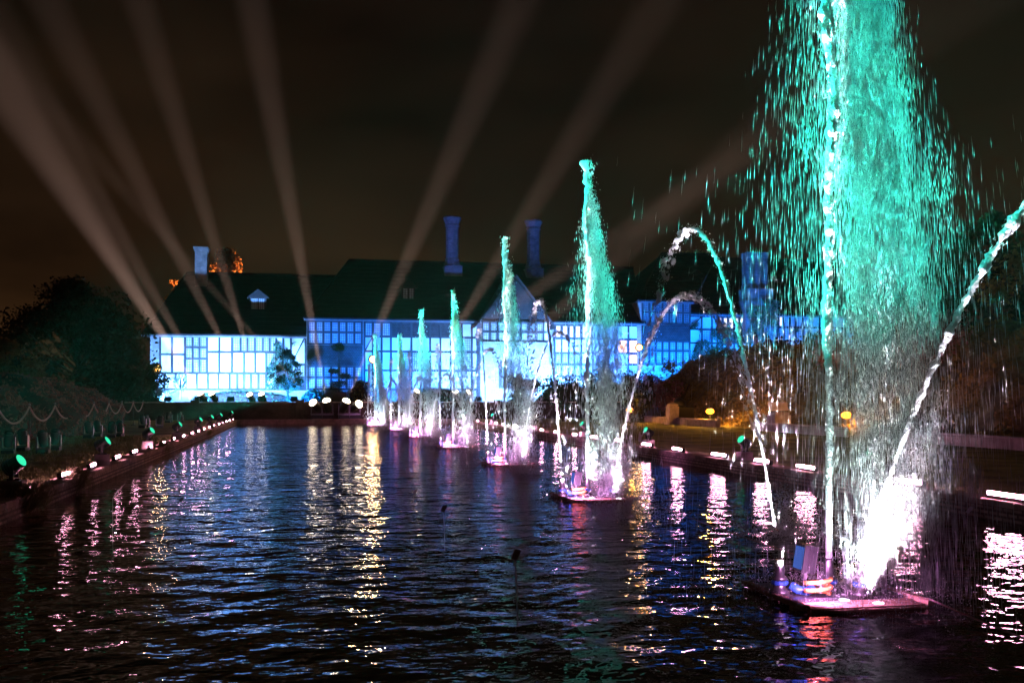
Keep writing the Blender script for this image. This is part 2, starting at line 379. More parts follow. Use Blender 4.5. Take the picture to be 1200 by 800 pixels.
# ------------------------------------------------------------------ water: real ripples near by, finer ones as relief
def water():
    ys = [Y0]
    while ys[-1] < Y1: ys.append(ys[-1] + min(0.7, max(0.03, 0.0045 * ys[-1] ** 1.25)))
    ys[-1] = Y1; ys = np.array(ys); xs = np.linspace(XL, XR, 230)
    X, Y = np.meshgrid(xs, ys)
    Z = np.zeros_like(X)
    for i in range(46):
        lam = 0.22 * (1.9 / 0.22) ** RNG.uniform() ; kk = 2 * math.pi / lam
        a = RNG.normal(math.pi / 2 - 0.15, 1.0)
        amp = 0.0125 / kk * (1.0 if lam < 0.7 else 0.6)
        dist = np.clip(1.0 - Y / (70.0 * min(lam, 1.0)), 0, 1)
        Z += amp * np.sin(kk * (X * math.cos(a) + Y * math.sin(a)) + RNG.uniform(0, 6.28)) * dist
    # rings spreading from the landing jets
    for (sx_, sy_) in ((5.2, 16.0), (6.8, 13.8), (5.1, 9.3), (5.45, 19.3)):
        r = np.hypot(X - sx_, Y - sy_)
        Z += 0.006 * np.sin(r * 15.0) * np.exp(-r / 1.6)
    V = np.stack([X, Y, Z], -1).reshape(-1, 3); nx = len(xs)
    idx = np.arange(len(ys) * nx).reshape(len(ys), nx)
    Fc = np.stack([idx[:-1, :-1], idx[:-1, 1:], idx[1:, 1:], idx[1:, :-1]], -1).reshape(-1, 4)
    m = bpy.data.materials.new('pond_water'); m.use_nodes = True; nt = m.node_tree; b = nt.nodes['Principled BSDF']
    b.inputs['Base Color'].default_value = (0.006, 0.005, 0.004, 1); b.inputs['Roughness'].default_value = 0.02
    b.inputs['IOR'].default_value = 1.75
    co = nt.nodes.new('ShaderNodeTexCoord'); mp = nt.nodes.new('ShaderNodeMapping'); mp.inputs['Scale'].default_value = (0.85, 1.0, 1.0)
    nt.links.new(co.outputs['Object'], mp.inputs[0])
    n1 = nt.nodes.new('ShaderNodeTexNoise'); n1.inputs['Scale'].default_value = 2.1; n1.inputs['Detail'].default_value = 3; n1.inputs['Roughness'].default_value = 0.5
    nt.links.new(mp.outputs[0], n1.inputs['Vector'])
    n2 = nt.nodes.new('ShaderNodeTexNoise'); n2.inputs['Scale'].default_value = 5.6; n2.inputs['Detail'].default_value = 2
    nt.links.new(mp.outputs[0], n2.inputs['Vector'])
    ad = nt.nodes.new('ShaderNodeMath'); ad.operation = 'MULTIPLY_ADD'; ad.inputs[1].default_value = 0.20
    nt.links.new(n2.outputs[0], ad.inputs[0]); nt.links.new(n1.outputs[0], ad.inputs[2])
    bp = nt.nodes.new('ShaderNodeBump'); bp.inputs['Strength'].default_value = 1.0; bp.inputs['Distance'].default_value = 0.055
    nt.links.new(ad.outputs[0], bp.inputs['Height']); nt.links.new(bp.outputs[0], b.inputs['Normal'])
    structure(npmesh('water', V, Fc, m, None, True))
water()

# ------------------------------------------------------------------ terrace in front of the house
TZ = 1.4; TY = 77.2
t = MB(); t.box(-60, 60, TY, 130, 0.0, TZ)
terr = structure(t.build('terrace', mat('terrace_gravel', (0.12, 0.10, 0.085), 0.95, 0.3, 3, 0.6, 30)))
t = MB(); t.box(-16, 40, TY-0.35, TY-0.003, 0.0, TZ+0.12)
tw = t.build('retaining_wall', mat('retaining_brick', (0.09, 0.06, 0.05), 0.9, 0.4, 1.5, 0.6, 10, brick=(1, 0.5, 0.24, 0.09)), loc=(0, TY, 0))
tag(tw, 'long low brick retaining wall between canal end and house terrace', 'wall')
cop = MB()
for i in range(70):
    x = -16 + i * 0.8; cop.cbox(x+0.01, x+0.79, TY-0.42, TY+0.05, TZ+0.115, TZ+0.19, 0.015)
cop.build('coping_course', KERBM, tw)['kind'] = 'stuff'
for i in range(8):
    x = -15 + i * 7.4; MB().cbox(x-.3, x+.3, TY-0.5, TY-0.352, 0.2, TZ+0.32, 0.03).build('pier', MATS['retaining_brick'], tw)

# ================================================================== THE HOUSE
house = root('country_house', (0, 88, TZ), 'long half-timbered country house with dark tiled roofs flooded in blue light', 'house')
PARTBOX = {}
def pbox(name, m, x0, x1, y0, y1, z0, z1, parent=house): return MB().box(x0, x1, y0, y1, z0, z1).build(name, m, parent)
def window(x0, x1, z0, z1, y, pm):
    f = MB(); w = 0.055
    f.box(x0, x0+w, y-.075, y-.02, z0, z1); f.box(x1-w, x1, y-.075, y-.02, z0, z1)
    f.box(x0+w, x1-w, y-.075, y-.02, z0, z0+w); f.box(x0+w, x1-w, y-.075, y-.02, z1-w, z1)
    fo = f.build('window', LEAD, house)
    MB().add([(x0+.03,y-.045,z0+.03),(x1-.03,y-.045,z0+.03),(x1-.03,y-.045,z1-.03),(x0+.03,y-.045,z1-.03),
              (x0+.03,y-.025,z0+.03),(x1-.03,y-.025,z0+.03),(x1-.03,y-.025,z1-.03),(x0+.03,y-.025,z1-.03)],
             [(0,1,2,3),(7,6,5,4),(0,4,5,1),(1,5,6,2),(2,6,7,3),(3,7,4,0)]).build('pane', pm, fo)
def facade(s, xs, ys, rows, tw=0.17):
    pm = (xs[0] + xs[-1]) / 2
    wx = [xs_(p, s) for p in xs]; wz = [zs_(pm, q, s) for q in ys]
    for i, x in enumerate(wx):
        j = RNG.uniform(-.015, .015)
        pbox('timber', OAK, x-tw/2+j, x+tw/2+j, s-.12+RNG.uniform(0,.015), s+.01, wz[-1], wz[0])
    for i, z in enumerate(wz):
        j = RNG.uniform(-.015, .015)
        pbox('timber', OAK, wx[0]-tw/2-.02, wx[-1]+tw/2+.02, s-.098+RNG.uniform(0,.01), s+.006, z-tw/2+j, z+tw/2+j)
    for r, row in enumerate(rows):
        for c, ch in enumerate(row):
            x0, x1, z0, z1 = wx[c]+.05, wx[c+1]-.05, wz[r+1]+.05, wz[r]-.05
            if ch in 'pb':
                pbox('panel', PLASTER, x0, x1, s-.05+RNG.uniform(-.008,.008), s+.004, z0, z1)
                if ch == 'b':
                    a, b_ = Vector((x0, 0, z0)), Vector((x1, 0, z1)); d = b_ - a
                    MB().obox((x0+x1)/2*Vector((1,0,0)) + Vector((0, s-.06, (z0+z1)/2)), 0.16, 0.09, d.length, look(d)).build('brace', OAK, house)
            elif ch == 'd': pbox('panel', HUNG, x0, x1, s-.045, s+.004, z0, z1)
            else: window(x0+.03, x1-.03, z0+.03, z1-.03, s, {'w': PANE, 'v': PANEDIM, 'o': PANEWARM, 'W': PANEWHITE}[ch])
def wallbox(s, xa, xb, ya, yb, m, name='wall', depth=6.0):
    pm = (xa + xb) / 2
    return pbox(name, m, xs_(xa, s), xs_(xb, s), s, s+depth, zs_(pm, yb, s), zs_(pm, ya, s))
def wallz(s, xa, xb, ya, m, z0=0.9, depth=6.0, name='wall'):
    return pbox(name, m, xs_(xa, s), xs_(xb, s), s, s+depth, z0, zs_((xa+xb)/2, ya, s))
# bodies
SA, SB, SR, SC, SD, SE, SF = 88.0, 86.6, 88.1, 86.0, 87.6, 86.4, 88.2
wallz(SA, 176, 359, 392, STONEW); wallz(SB, 359.5, 426, 374, STONEW); wallz(SR, 426.5, 640, 376, STONEW)
wallz(SC, 563, 644, 375, STONEW); wallz(SD, 644.5, 753, 378, STONEW); wallz(SE, 751, 809, 351, STONEW); wallz(SF, 806, 1015, 368, STONEW)
# left wing
facade(SA, [188,202,217], [394,415,437], ['pp','pp'])
facade(SA-.003, [217,226,234,243], [394,407,420,437], ['www']*3, .13)
facade(SA, [243,257,272], [394,412.5,437], ['pp','pp'])
facade(SA-.003, [272,282,290,299,308,316,324], [394,412.5], ['wwwwww'], .13)
facade(SA-.006, [272,286,299,312,324], [412.5,437], ['pppw'])
facade(SA, [324,332,341,358], [394,427], ['ppb'])
facade(SA-.004, [178,193,206,218,231,244,256,269,278,286,294,303,312,324], [437,456], ['pppppppwwwwwp'])
facade(SA-.002, [324,341,358], [427,442,456], ['dw','dd'])
# two-storey bay
bx = [361,370,379,388,397,406,415,424]
facade(SB, bx, [376.5,389,403], ['w'*7]*2, .14)
wallbox(SB-.12, 360, 425, 404.5, 428, HUNG, 'hung_tile_panel', .115)
facade(SB-.003, bx, [429,442,456], ['w'*7]*2, .14)
# recess
facade(SR, [427,437,447,458,470,482,493,504,516,528,541,553,564], [378,395,412,434,456], ['wwwddddddppp','bpppppppppwp','ppppwwppppwp','pppppppppppp'])
# gable wing
facade(SC, [565,574,583,592,601,610,619,628,637,643], [377,389,400], ['wwwwwwwwp']*2, .13)
wallbox(SC-.2, 562, 645, 400.5, 404.5, STONEW, 'jetty_beam', .197)
xg0, xg1, xa_ = xs_(559, SC-.1), xs_(648, SC-.1), xs_(603.5, SC)
zg, zap = zs_(603, 377, SC), zs_(603, 321, SC)
MB().add([(xg0+.3,SC,zg),(xg1-.3,SC,zg),(xa_,SC,zap-.35),(xg0+.3,SC+6,zg),(xg1-.3,SC+6,zg),(xa_,SC+6,zap-.35)], [(0,1,2),(5,4,3),(0,3,4,1),(1,4,5,2),(2,5,3,0)]).build('gable', HUNG, house)
for k in (-1, 0, 1):
    x = xa_ + k * 1.35; h = (zap - zg - .6) * (1 - abs(k) * .42)
    pbox('timber', OAK, x-.08, x+.08, SC-.05, SC+.02, zg, zg+h)
# arched doorway
def arch(cx, y, w, h, z0, name, m, depth, parent, n=10):
    pts = [(cx-w/2, z0), (cx+w/2, z0)] + [(cx + w/2*math.cos(a), z0+h-w/2 + w/2*math.sin(a)) for a in [math.pi*i/n for i in range(n+1)]]
    v = [(x, y, z) for x, z in pts] + [(x, y+depth, z) for x, z in pts]; q = len(pts)
    return MB().add(v, [tuple(range(q)), tuple(reversed(range(q, 2*q)))] + [(i, i+q, (i+1)%q+q, (i+1)%q) for i in range(q)]).build(name, m, parent)
dx = xs_(593.5, SC); dw = xs_(602.5, SC) - xs_(584, SC)
dz0 = zs_(593, 455, SC); dh = zs_(593, 420, SC) - dz0
arch(dx, SC-.06, dw+.5, dh+.25, dz0, 'door_surround', STONEW, .058, house)
door = arch(dx, SC-.09, dw, dh, dz0, 'door', OAK, .027, house)
for k in (-1, 0, 1): pbox('strap', LEAD, dx-.02+k*dw*.25, dx+.02+k*dw*.25, SC-.11, SC-.088, dz0+.1, dz0+dh*.7, door)
MB().lathe([(.03,0),(.06,.01),(.05,.05),(.01,.06)], (dx+dw*.32, SC-.09, dz0+1.0), 10, look((0,-1,0))).build('handle', STEEL, door)
pbox('step', STONEW, dx-1.6, dx+1.6, SC-1.2, SC-.001, TZ-.1, TZ+.16)
# right hall
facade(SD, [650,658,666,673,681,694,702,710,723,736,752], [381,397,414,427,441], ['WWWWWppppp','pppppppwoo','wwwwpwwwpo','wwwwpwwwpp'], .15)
# right bay
ex = [753,760.5,768,776,784,792,800,808]
facade(SE, ex, [354,366,379], ['v'*7]*2, .14)
wallbox(SE-.12, 752, 809, 380.5, 399, HUNG, 'hung_tile_panel', .115)
facade(SE-.003, ex, [400,411,427], ['w'*7]*2, .14)
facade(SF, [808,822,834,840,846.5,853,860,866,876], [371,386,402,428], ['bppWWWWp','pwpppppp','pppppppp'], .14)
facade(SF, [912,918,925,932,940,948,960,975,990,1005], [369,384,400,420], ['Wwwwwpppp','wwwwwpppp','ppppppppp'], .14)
# roofs
def hip_roof(xa, xb, ye, se, ra, rb, yr, sr, depth_back, name='roof'):
    pm = (xa + xb) / 2; ze = zs_(pm, ye, se); zr = zs_((ra+rb)/2, yr, sr)
    x0, x1, r0, r1 = xs_(xa, se), xs_(xb, se), xs_(ra, sr), xs_(rb, sr)
    yb = sr + depth_back; th = .16
    NS = 14; v = []; f = []
    # front slope in stepped courses, so that the tile rows have real edges
    o = MB()
    for i in range(NS):
        a, b_ = i / NS, (i + 1) / NS + 0.012
        def L(t_, dz): return [(x0+(r0-x0)*t_, se+(sr-se)*t_, ze+(zr-ze)*t_+dz), (x1+(r1-x1)*t_, se+(sr-se)*t_, ze+(zr-ze)*t_+dz)]
        p, q = L(a, .05), L(min(b_, 1), .0); p2, q2 = L(a, -.05), L(min(b_, 1), -.1)
        o.add([p[0], p[1], q[1], q[0], p2[0], p2[1], q2[1], q2[0]], [(0,1,2,3),(7,6,5,4),(4,5,1,0),(1,5,6,2),(3,2,6,7),(0,3,7,4)])
    o.add([(x0,se,ze-.06),(x1,se,ze-.06),(x1,yb,ze-.06),(x0,yb,ze-.06),(r0,sr,zr-.06),(r1,sr,zr-.06)], [(0,1,5,4),(1,2,5),(2,3,4,5),(3,0,4),(3,2,1,0)])
    ro = o.build(name, TILE, house)
    MB().tube([(r0,sr,zr+.02),(r1,sr,zr+.02)], .14, 8).build('ridge_tile', TILE, ro)
    MB().tube([(x0,se,ze-.02),(r0,sr,zr+.02)], .10, 8).build('hip_tile', TILE, ro)
    MB().box(x0, x1, se-.02, se+.06, ze-.2, ze-.062).build('gutter', LEAD, ro)
    return ro
ra = hip_roof(166, 362, 392.5, SA-.55, 219, 430, 322.5, SA+6, 6.5)
rb = hip_roof(356, 757, 375.5, SB-.4, 409, 742, 309.5, SB+8.4, 8)
rc = hip_roof(748, 813, 352.5, SE-.45, 775, 840, 298, SE+7.6, 7)
rd = hip_roof(805, 1020, 369, SF-.5, 812, 1020, 305, SF+6, 6)
gr = MB(); yb = SC + 9
for sgn, xe in ((-1, xg0-.2), (1, xg1+.2)):
    gr.add([(xe,SC-.35,zg-.35),(xa_,SC-.35,zap),(xa_,yb,zap),(xe,yb,zg-.35),(xe,SC-.35,zg-.55),(xa_,SC-.35,zap-.2),(xa_,yb,zap-.2),(xe,yb,zg-.55)],
           [(0,1,2,3),(7,6,5,4),(0,4,5,1),(3,2,6,7),(0,3,7,4),(1,5,6,2)])
go = gr.build('gable_roof', TILE, house)
for sgn, xe in ((-1, xg0-.2), (1, xg1+.2)):
    MB().obox(((xe+xa_)/2, SC-.39, (zg+zap)/2-.28), .3, .06, Vector((xe-xa_,0,zap-zg+.35)).length, look((xa_-xe, 0, zap-zg+.35))).build('bargeboard', OAK, go)
# dormers
def dormer(px, py0, py1, w, s, ro):
    x0, x1 = xs_(px-w/2, s), xs_(px+w/2, s); z0, z1 = zs_(px, py1, s), zs_(px, py0, s)
    d = MB(); d.box(x0, x1, s, s+3.5, z0, z1)
    do = d.build('dormer', OAK, house)
    xm = (x0+x1)/2
    MB().add([(x0-.25,s-.25,z1),(x1+.25,s-.25,z1),(xm,s-.25,z1+.75),(x0-.25,s+4,z1),(x1+.25,s+4,z1),(xm,s+4,z1+.75)], [(0,1,2),(5,4,3),(0,3,4,1),(1,4,5,2),(2,5,3,0)]).build('dormer_roof', TILE, do)
    n = 2
    for i in range(n):
        a = x0+.08+(x1-x0-.16)*i/n; b_ = x0+.08+(x1-x0-.16)*(i+1)/n
        MB().box(a+.05, b_-.05, s-.03, s+.01, z0+.1, z1-.08).build('pane', PANE, do)
dormer(302.5, 349, 365, 19, SA+2.2, ra); dormer(478.5, 337, 353, 16, SB+2.6, rb); dormer(816, 325, 342, 16, SF+2.4, rd)
# chimneys
def chim_rect(px0, px1, py0, py1, s, ro):
    x0, x1 = xs_(px0, s), xs_(px1, s); z0, z1 = zs_(px0, py1, s), zs_(px0, py0, s)
    m = MB(); m.box(x0, x1, s-.5, s+.9, z0-1.0, z1-.35); m.box(x0-.07, x1+.07, s-.57, s+.97, z1-.35, z1-.2); m.box(x0-.13, x1+.13, s-.63, s+1.03, z1-.2, z1)
    m.build('chimney', BRICKW, ro)
chim_rect(229, 243, 290, 328, SA+5.0, ra)
def chim_oct(px, py0, pyb, pybb, r_px, s, ro):
    c = on_y(px, 400, s); z1, z0, zb = zs_(px, py0, s), zs_(px, pyb, s), zs_(px, pybb, s)
    r = r_px / F * c.length * 0.98
    H = z1 - z0
    prof = [(r*1.05,z0-.02),(r*1.15,z0+.12),(r*1.0,z0+.3),(r*.92,z0+.5),(r*.95,z0+.62),(r*.84,z0+.72),(r*.82,z0+H*.5),(r*.86,z1-1.0),(r*.98,z1-.85),(r*.9,z1-.7),(r*1.02,z1-.5),(r*1.16,z1-.28),(r*1.2,z1-.12),(r*1.05,z1)]
    m = MB(); m.lathe(prof, (c.x, s, 0), 8)
    m.box(c.x-r*1.15, c.x+r*1.15, s-r*1.15, s+r*1.15, zb-1.5, z0-.021)
    m.build('chimney', BRICKW, ro)
chim_oct(530, 254, 312, 327, 9.2, SB+7.0, rb); chim_oct(625, 258, 315, 330, 9.2, SB+7.0, rb)
cs = MB(); s = SF-1.1
x0, x1 = xs_(874, s), xs_(911, s); cs.box(x0, x1, s, s+2.2, 1.0, zs_(890, 352, s)); cs.box(x0+.2, x1-.35, s+.1, s+2.0, zs_(890, 352, s), zs_(890, 338, s))
for i in range(3):
    for j in range(2):
        cx = x0 + .62 + i * .72; cs.lathe([(.42,zs_(890,338,s)-.05),(.42,zs_(890,334,s)),(.34,zs_(890,332,s)),(.34,zs_(890,302,s)),(.42,zs_(890,300,s)),(.44,zs_(890,295,s))], (cx, s+.6+j*.85, 0), 8)
cs.build('chimney', BRICKW, house)

# ================================================================== LAMPS OF THE SHOW
# blue floodlights on the terrace
def floodlight(x, y, z, target, col, power, label, angle=125, group='blue floodlights along the terrace'):
    r = root('floodlight', (x, y, z), label, 'floodlight', group)
    d = (Vector(target) - Vector((x, y, z+.35))).normalized(); R = look(d); c = Vector((x, y, z+.38))
    MB().cbox(x-.22, x+.22, y-.14, y+.14, z, z+.05, .01).build('base', BLACK, r)
    y_ = MB(); y_.box(x-.3, x-.265, y-.03, y+.03, z+.05, z+.45); y_.box(x+.265, x+.3, y-.03, y+.03, z+.05, z+.45); y_.box(x-.3, x+.3, y-.03, y+.03, z+.05, z+.085); y_.build('yoke', BLACK, r)
    h = MB().obox(c, .5, .36, .16, R).build('housing', BLACK, r)
    MB().obox(c + d*.085, .44, .3, .02, R).build('lens', emat('blue_lens_%d' % int(col[0]*100), col, 4.0), h)
    light('SPOT', 'flood_beam', c + d*.14, col, power, Vector(target), angle, .6, .15, r)
deep, pale = (0.006, 0.17, 1.0), (0.13, 0.36, 1.0)
for i, px in enumerate((196, 232, 270, 306)):
    x = xs_(px, 82.4); floodlight(x, 82.6, TZ, (x, SA, 4.0), pale, 9000, 'blue-white floodlight on the terrace before the left timbered wing')
for i, (px, pw, cl) in enumerate(((345, 420, deep), (395, 420, deep), (450, 520, deep), (510, 620, deep), (560, 520, pale), (622, 520, pale), (672, 900, pale), (716, 700, deep), (768, 420, deep), (824, 420, deep), (895, 520, deep), (950, 500, deep))):
    x = xs_(px, 82.4); floodlight(x, 82.2, TZ if px < 740 else 1.9, (x+.3, SA, 4.4 if px < 740 else 5.4), cl, pw*(17.0 if px < 740 else 14.0), 'blue floodlight on the terrace beyond the fountains')

for px in (530, 625):
    x = xs_(px-14 if px < 600 else 700, 75.5); c_ = on_y(px, 285, SB+7.0); floodlight(x, 75.5, .33, (c_.x, c_.y, c_.z), (0.03, 0.16, 1.0), 17000, 'added narrow blue floodlight on the canal end kerb aimed at an ornate chimney', 15, 'chimney floodlights')  # extra floods added so that the two chimneys show blue
# moving-head lamps (dark on the lawn, lit ones send beams up)
def moving_head(loc, d, label, group, lit=False, power=0, target=None, ang=4.0, scale=1.0, name='moving_head_lamp'):
    x, y, z = loc; r = root(name, loc, label, 'stage light', group); k = scale
    MB().cbox(x-.2*k, x+.2*k, y-.16*k, y+.16*k, z, z+.14*k, .02).build('base', BLACK, r)
    yk = MB()
    for sgn in (-1, 1): yk.box(x+sgn*.2*k-.025, x+sgn*.2*k+.025, y-.06*k, y+.06*k, z+.2*k, z+.56*k)
    yk.box(x-.225*k, x+.225*k, y-.06*k, y+.06*k, z+.141*k, z+.2*k); yk.build('yoke', STEEL, r)
    d = Vector(d).normalized(); R = look(d); c = Vector((x, y, z+.46*k))
    h = MB().lathe([(.08*k,-.24*k),(.14*k,-.2*k),(.16*k,0),(.15*k,.12*k),(.17*k,.2*k),(.17*k,.24*k)], c, 14, R).build('head', BLACK, r, True)
    lens = [(.155*k,.238*k),(.15*k,.27*k),(.11*k,.32*k),(.05*k,.345*k)]
    MB().lathe(lens, c, 14, R).build('lens', WARMLENS if lit else mat('dark_glass', (.02,.02,.025), .08, .1), h, True)
    if lit:
        light('SPOT', 'search_beam', c + d*.45*k, (1.0, .70, .62), power, c + d*10, ang, 1.0, .06, r)
    return r
BP = 7.2e6
beams = [  # lamp pixel, plane, a second pixel on the beam, power factor, angle
    ((238, 466), 79.0, (60, 190), 1.5, 5.2, 'lit moving head before the left wing, its beam leaning over the dark tree'),
    ((251, 466), 79.0, (90, 190), .55, 4.2, 'lit moving head before the left wing, beside the outermost one'),
    ((295, 467), 79.0, (165, 215), .75, 3.6, 'lit moving head before the left wing, its beam crossing the plain chimney'),
    ((308, 467), 79.0, (203, 130), .9, 3.4, 'lit moving head before the left wing, its beam rising steeply'),
    ((371, 485), 75.8, (250, 350), .5, 2.0, 'lit moving head at the canal end, its beam low across the left wing'),
    ((384, 484.5), 75.8, (325, 170), 1.0, 3.6, 'lit moving head at the canal end, its beam almost upright'),
    ((403, 484.5), 75.8, (520, 215), .8, 4.0, 'lit moving head at the canal end, its beam leaning towards the ornate chimneys'),
    ((416, 484.5), 75.8, (520, 418), 1.0, 2.2, 'lit moving head at the canal end, its beam very low behind the fountains'),
    ((486, 463), 79.0, (650, 200), .8, 4.2, 'lit moving head on the terrace behind the far fountains'),
    ((533, 463), 79.0, (545, 300), .0, 3.6, 'lit moving head on the terrace near the porch, beamless'),
    ((545, 463), 79.0, (780, 252), .7, 4.8, 'lit moving head on the terrace near the porch, its beam leaning far over')]
for (p, s, q, pf, an, lab) in beams:
    a = on_y(p[0], p[1], s); b_ = on_y(q[0], q[1], s - 7.0)
    ks = 1.45 if s > 77 else 1.9
    z0 = max(.36, a.z - .46*ks)
    moving_head((a.x, a.y, z0), b_ - a, lab, 'searchlights', True, BP * pf, None, an * 1.75, ks)
    if s < 77:
        MB().cbox(a.x-.35, a.x+.35, a.y-.2, a.y+.2, .332, z0+.001, .01).build('plinth', KERBM, None, loc=(a.x, a.y, .33))
        o = C.objects[-1]; tag(o, 'low brick plinth under a lit moving head at the canal end', 'plinth', 'plinths at the canal end')
    else:
        MB().cbox(a.x-.3, a.x+.3, a.y-.25, a.y+.25, TZ-.02, z0+.001, .02).build('plinth', BLACK, None, loc=(a.x, a.y, TZ))
        o = C.objects[-1]; tag(o, 'dark plinth under a lit moving head on the terrace', 'plinth', 'plinths on the terrace')
# unlit moving heads on the lawn
heads = []
for gy, n in ((33.0, 4), (44.5, 4), (58.5, 3), (69.5, 3)):
    for i in range(n):
        heads.append((-8.55 + (i % 2) * .85 + RNG.uniform(-.1, .1), gy + (i // 2) * 1.6 + RNG.uniform(-.15, .15)))
proto = None
for i, (x, y) in enumerate(heads):
    lab = 'black unlit moving head lamp on the lawn by the rope barrier'
    if i < 2:
        d = ((.15, -.25, 1), (-.2, .1, 1))[i]
        r = moving_head((x, y, GZ), d, lab, 'unlit moving heads on the lawn', scale=.88)
        if i == 0: proto = r
        else: proto2 = r
    else: copy_tree(proto if i % 2 else proto2, (x, y, GZ), RNG.uniform(-.5, .5))

# green spots on blocks along both kerbs
def green_spot(loc, dx_, label, group):
    x, y, z = loc; r = root('green_spotlight', loc, label, 'spotlight', group)
    b_ = MB(); b_.cbox(x-.17, x+.17, y-.17, y+.17, z, z+.12, .008); b_.cbox(x-.165, x+.165, y-.165, y+.165, z+.121, z+.25, .008); b_.build('block', PIERM, r)
    st = MB(); st.box(x-.1, x+.1, y-.05, y+.05, z+.251, z+.28); 
    for sg in (-1, 1): st.box(x-.03, x+.03, y+sg*.16-.012, y+sg*.16+.012, z+.26, z+.5)
    st.box(x-.03, x+.03, y-.172, y+.172, z+.27, z+.29); st.build('bracket', BLACK, r)
    d = Vector((dx_*1.2, -.28, .62)).normalized(); R = look(d); c = Vector((x, y, z+.5))
    h = MB().lathe([(.05,-.18),(.11,-.16),(.13,-.05),(.12,.08),(.125,.12),(.125,.16)], c, 14, R)
    for kf in range(3): h.lathe([(.145,-.13+kf*.05),(.145,-.11+kf*.05)], c, 14, R)
    h = h.build('head', BLACK, r)
    MB().lathe([(.112,.158),(.1,.168),(.05,.178)], c, 14, R).build('lens', GREENLENS, h, True)
    return r
GSPOTS = []
gp = green_spot((XL-.22, 18.6, .335), .75, 'green-lensed spotlight on a block beside the rope-barrier lawn', 'green spots on the lawn kerb'); GSPOTS.append((gp, -1, 18.6))
for y in (11.0, 26.4, 34.0, 41.5, 49.8, 56.0, 62.0, 71.5): GSPOTS.append((copy_tree(gp, (XL-.22, y, .335), RNG.uniform(-.15, .15)), -1, y))
gp = green_spot((XR+.55, 25.3, GZ), -.75, 'green-lensed spotlight on a block below the planted mound', 'green spots on the mound kerb'); GSPOTS.append((gp, 1, 25.3))
for y in (11.0, 19.0, 33.0, 41.0, 50.5, 61.5, 71.5): GSPOTS.append((copy_tree(gp, (XR+.55, y, GZ), RNG.uniform(-.15, .15)), 1, y))
GJETS = [(5.1, 9.3), (5.45, 19.3), (5.8, 29.4), (5.76, 39.6), (5.6, 49.6), (5.5, 59.6), (4.8, 69.4)]
for sd in (-1, 1):
    row = sorted([q for q in GSPOTS if q[1] == sd], key=lambda q: q[2])
    for (jx, jy) in GJETS:
        r_, _, y = min(row, key=lambda q: abs(q[2] - jy - 1.0))
        o_ = Vector(r_.location); p_ = o_ + Vector((-sd*.3, -.12, .72))
        l_ = light('SPOT', 'green_beam', p_, (.02, .80, .60), (13000 if sd < 0 else 6000) * GREENF * (1.5 if jy < 12 else 1.0 if jy < 35 else 1.8), Vector((jx+.25, jy, 5.4)), (27 if sd < 0 else 34) + (8 if jy < 12 else 0), .7, .08)
        l_.parent = r_; l_.rotation_mode = 'QUATERNION'
        bpy.context.view_layer.update(); w_ = r_.matrix_world.inverted()
        l_.matrix_local = w_ @ (Matrix.Translation(p_) @ (Vector((jx+.3, jy, 5.6)) - p_).to_track_quat('-Z', 'Y').to_matrix().to_4x4())

# light bars on the kerbs
def light_bar(loc, label, group, lm=None):
    x, y, z = loc; r = root('light_bar', loc, label, 'light bar', group)
    MB().box(x-.05, x+.05, y-.46, y+.46, z, z+.05).build('housing', BLACK, r)
    MB().tube([(x, y-.44, z+.075), (x, y+.44, z+.075)], .035, 8).build('tube', lm or LEDM, r, True)
    for e_ in (-1, 1): MB().box(x-.045, x+.045, y+e_*.455-.012, y+e_*.455+.012, z+.051, z+.12).build('end_cap', BLACK, r)
    return r
lb = light_bar((XL-.17, 19.2, .338), 'glowing pinkish white light bar on the kerb of the rope-barrier lawn', 'light bars on the lawn kerb', emat('lit_tube_dimmed', (1.0, 0.40, 0.58), 42.0))
for i in range(1, 19): copy_tree(lb, (XL-.17+RNG.uniform(-.04,.04), 19.2 + i*2.95 + RNG.uniform(-.25,.25), .338), RNG.uniform(-.05,.05))
lb = light_bar((XR+.17, 14.5, .338), 'glowing pinkish white light bar on the kerb below the planted mound', 'light bars on the mound kerb')
for i in range(1, 20): copy_tree(lb, (XR+.17+RNG.uniform(-.04,.04), 14.5 + i*2.95 + RNG.uniform(-.25,.25) + (.9 if i == 2 else 0), .338), RNG.uniform(-.05,.05))

# orange garden lamps by the low wall
def garden_lamp(loc, label, power):
    x, y, z = loc; r = root('garden_lamp', loc, label, 'lamp', 'orange garden lamps')
    MB().lathe([(.14,0),(.14,.04),(.04,.06),(.035,.32),(.035,.66),(.09,.71)], loc, 12).build('stand', BLACK, r)
    MB().lathe([(.1,.705),(.2,.76),(.24,.84),(.2,.93),(.09,.99)], loc, 12).build('globe', ORANGELENS, r, True)
    MB().lathe([(.2,.98),(.2,.995),(.05,1.06)], loc, 12).build('cap', BLACK, r)
    light('POINT', 'globe_light', (x, y-.3, z+.95), (1.0, .42, .06), power, size=.22, parent=r)
p1, p2, p3 = on_z(832, 499, GZ), on_z(992, 508, GZ), on_z(738, 496, GZ)
garden_lamp(tuple(p1), 'orange globe lamp by the low wall under the planted mound', 520)
garden_lamp(tuple(p2), 'orange globe lamp by the low wall near the fluted urn', 520)
garden_lamp(tuple(p3), 'orange globe lamp by the low wall behind the second fountain', 160)
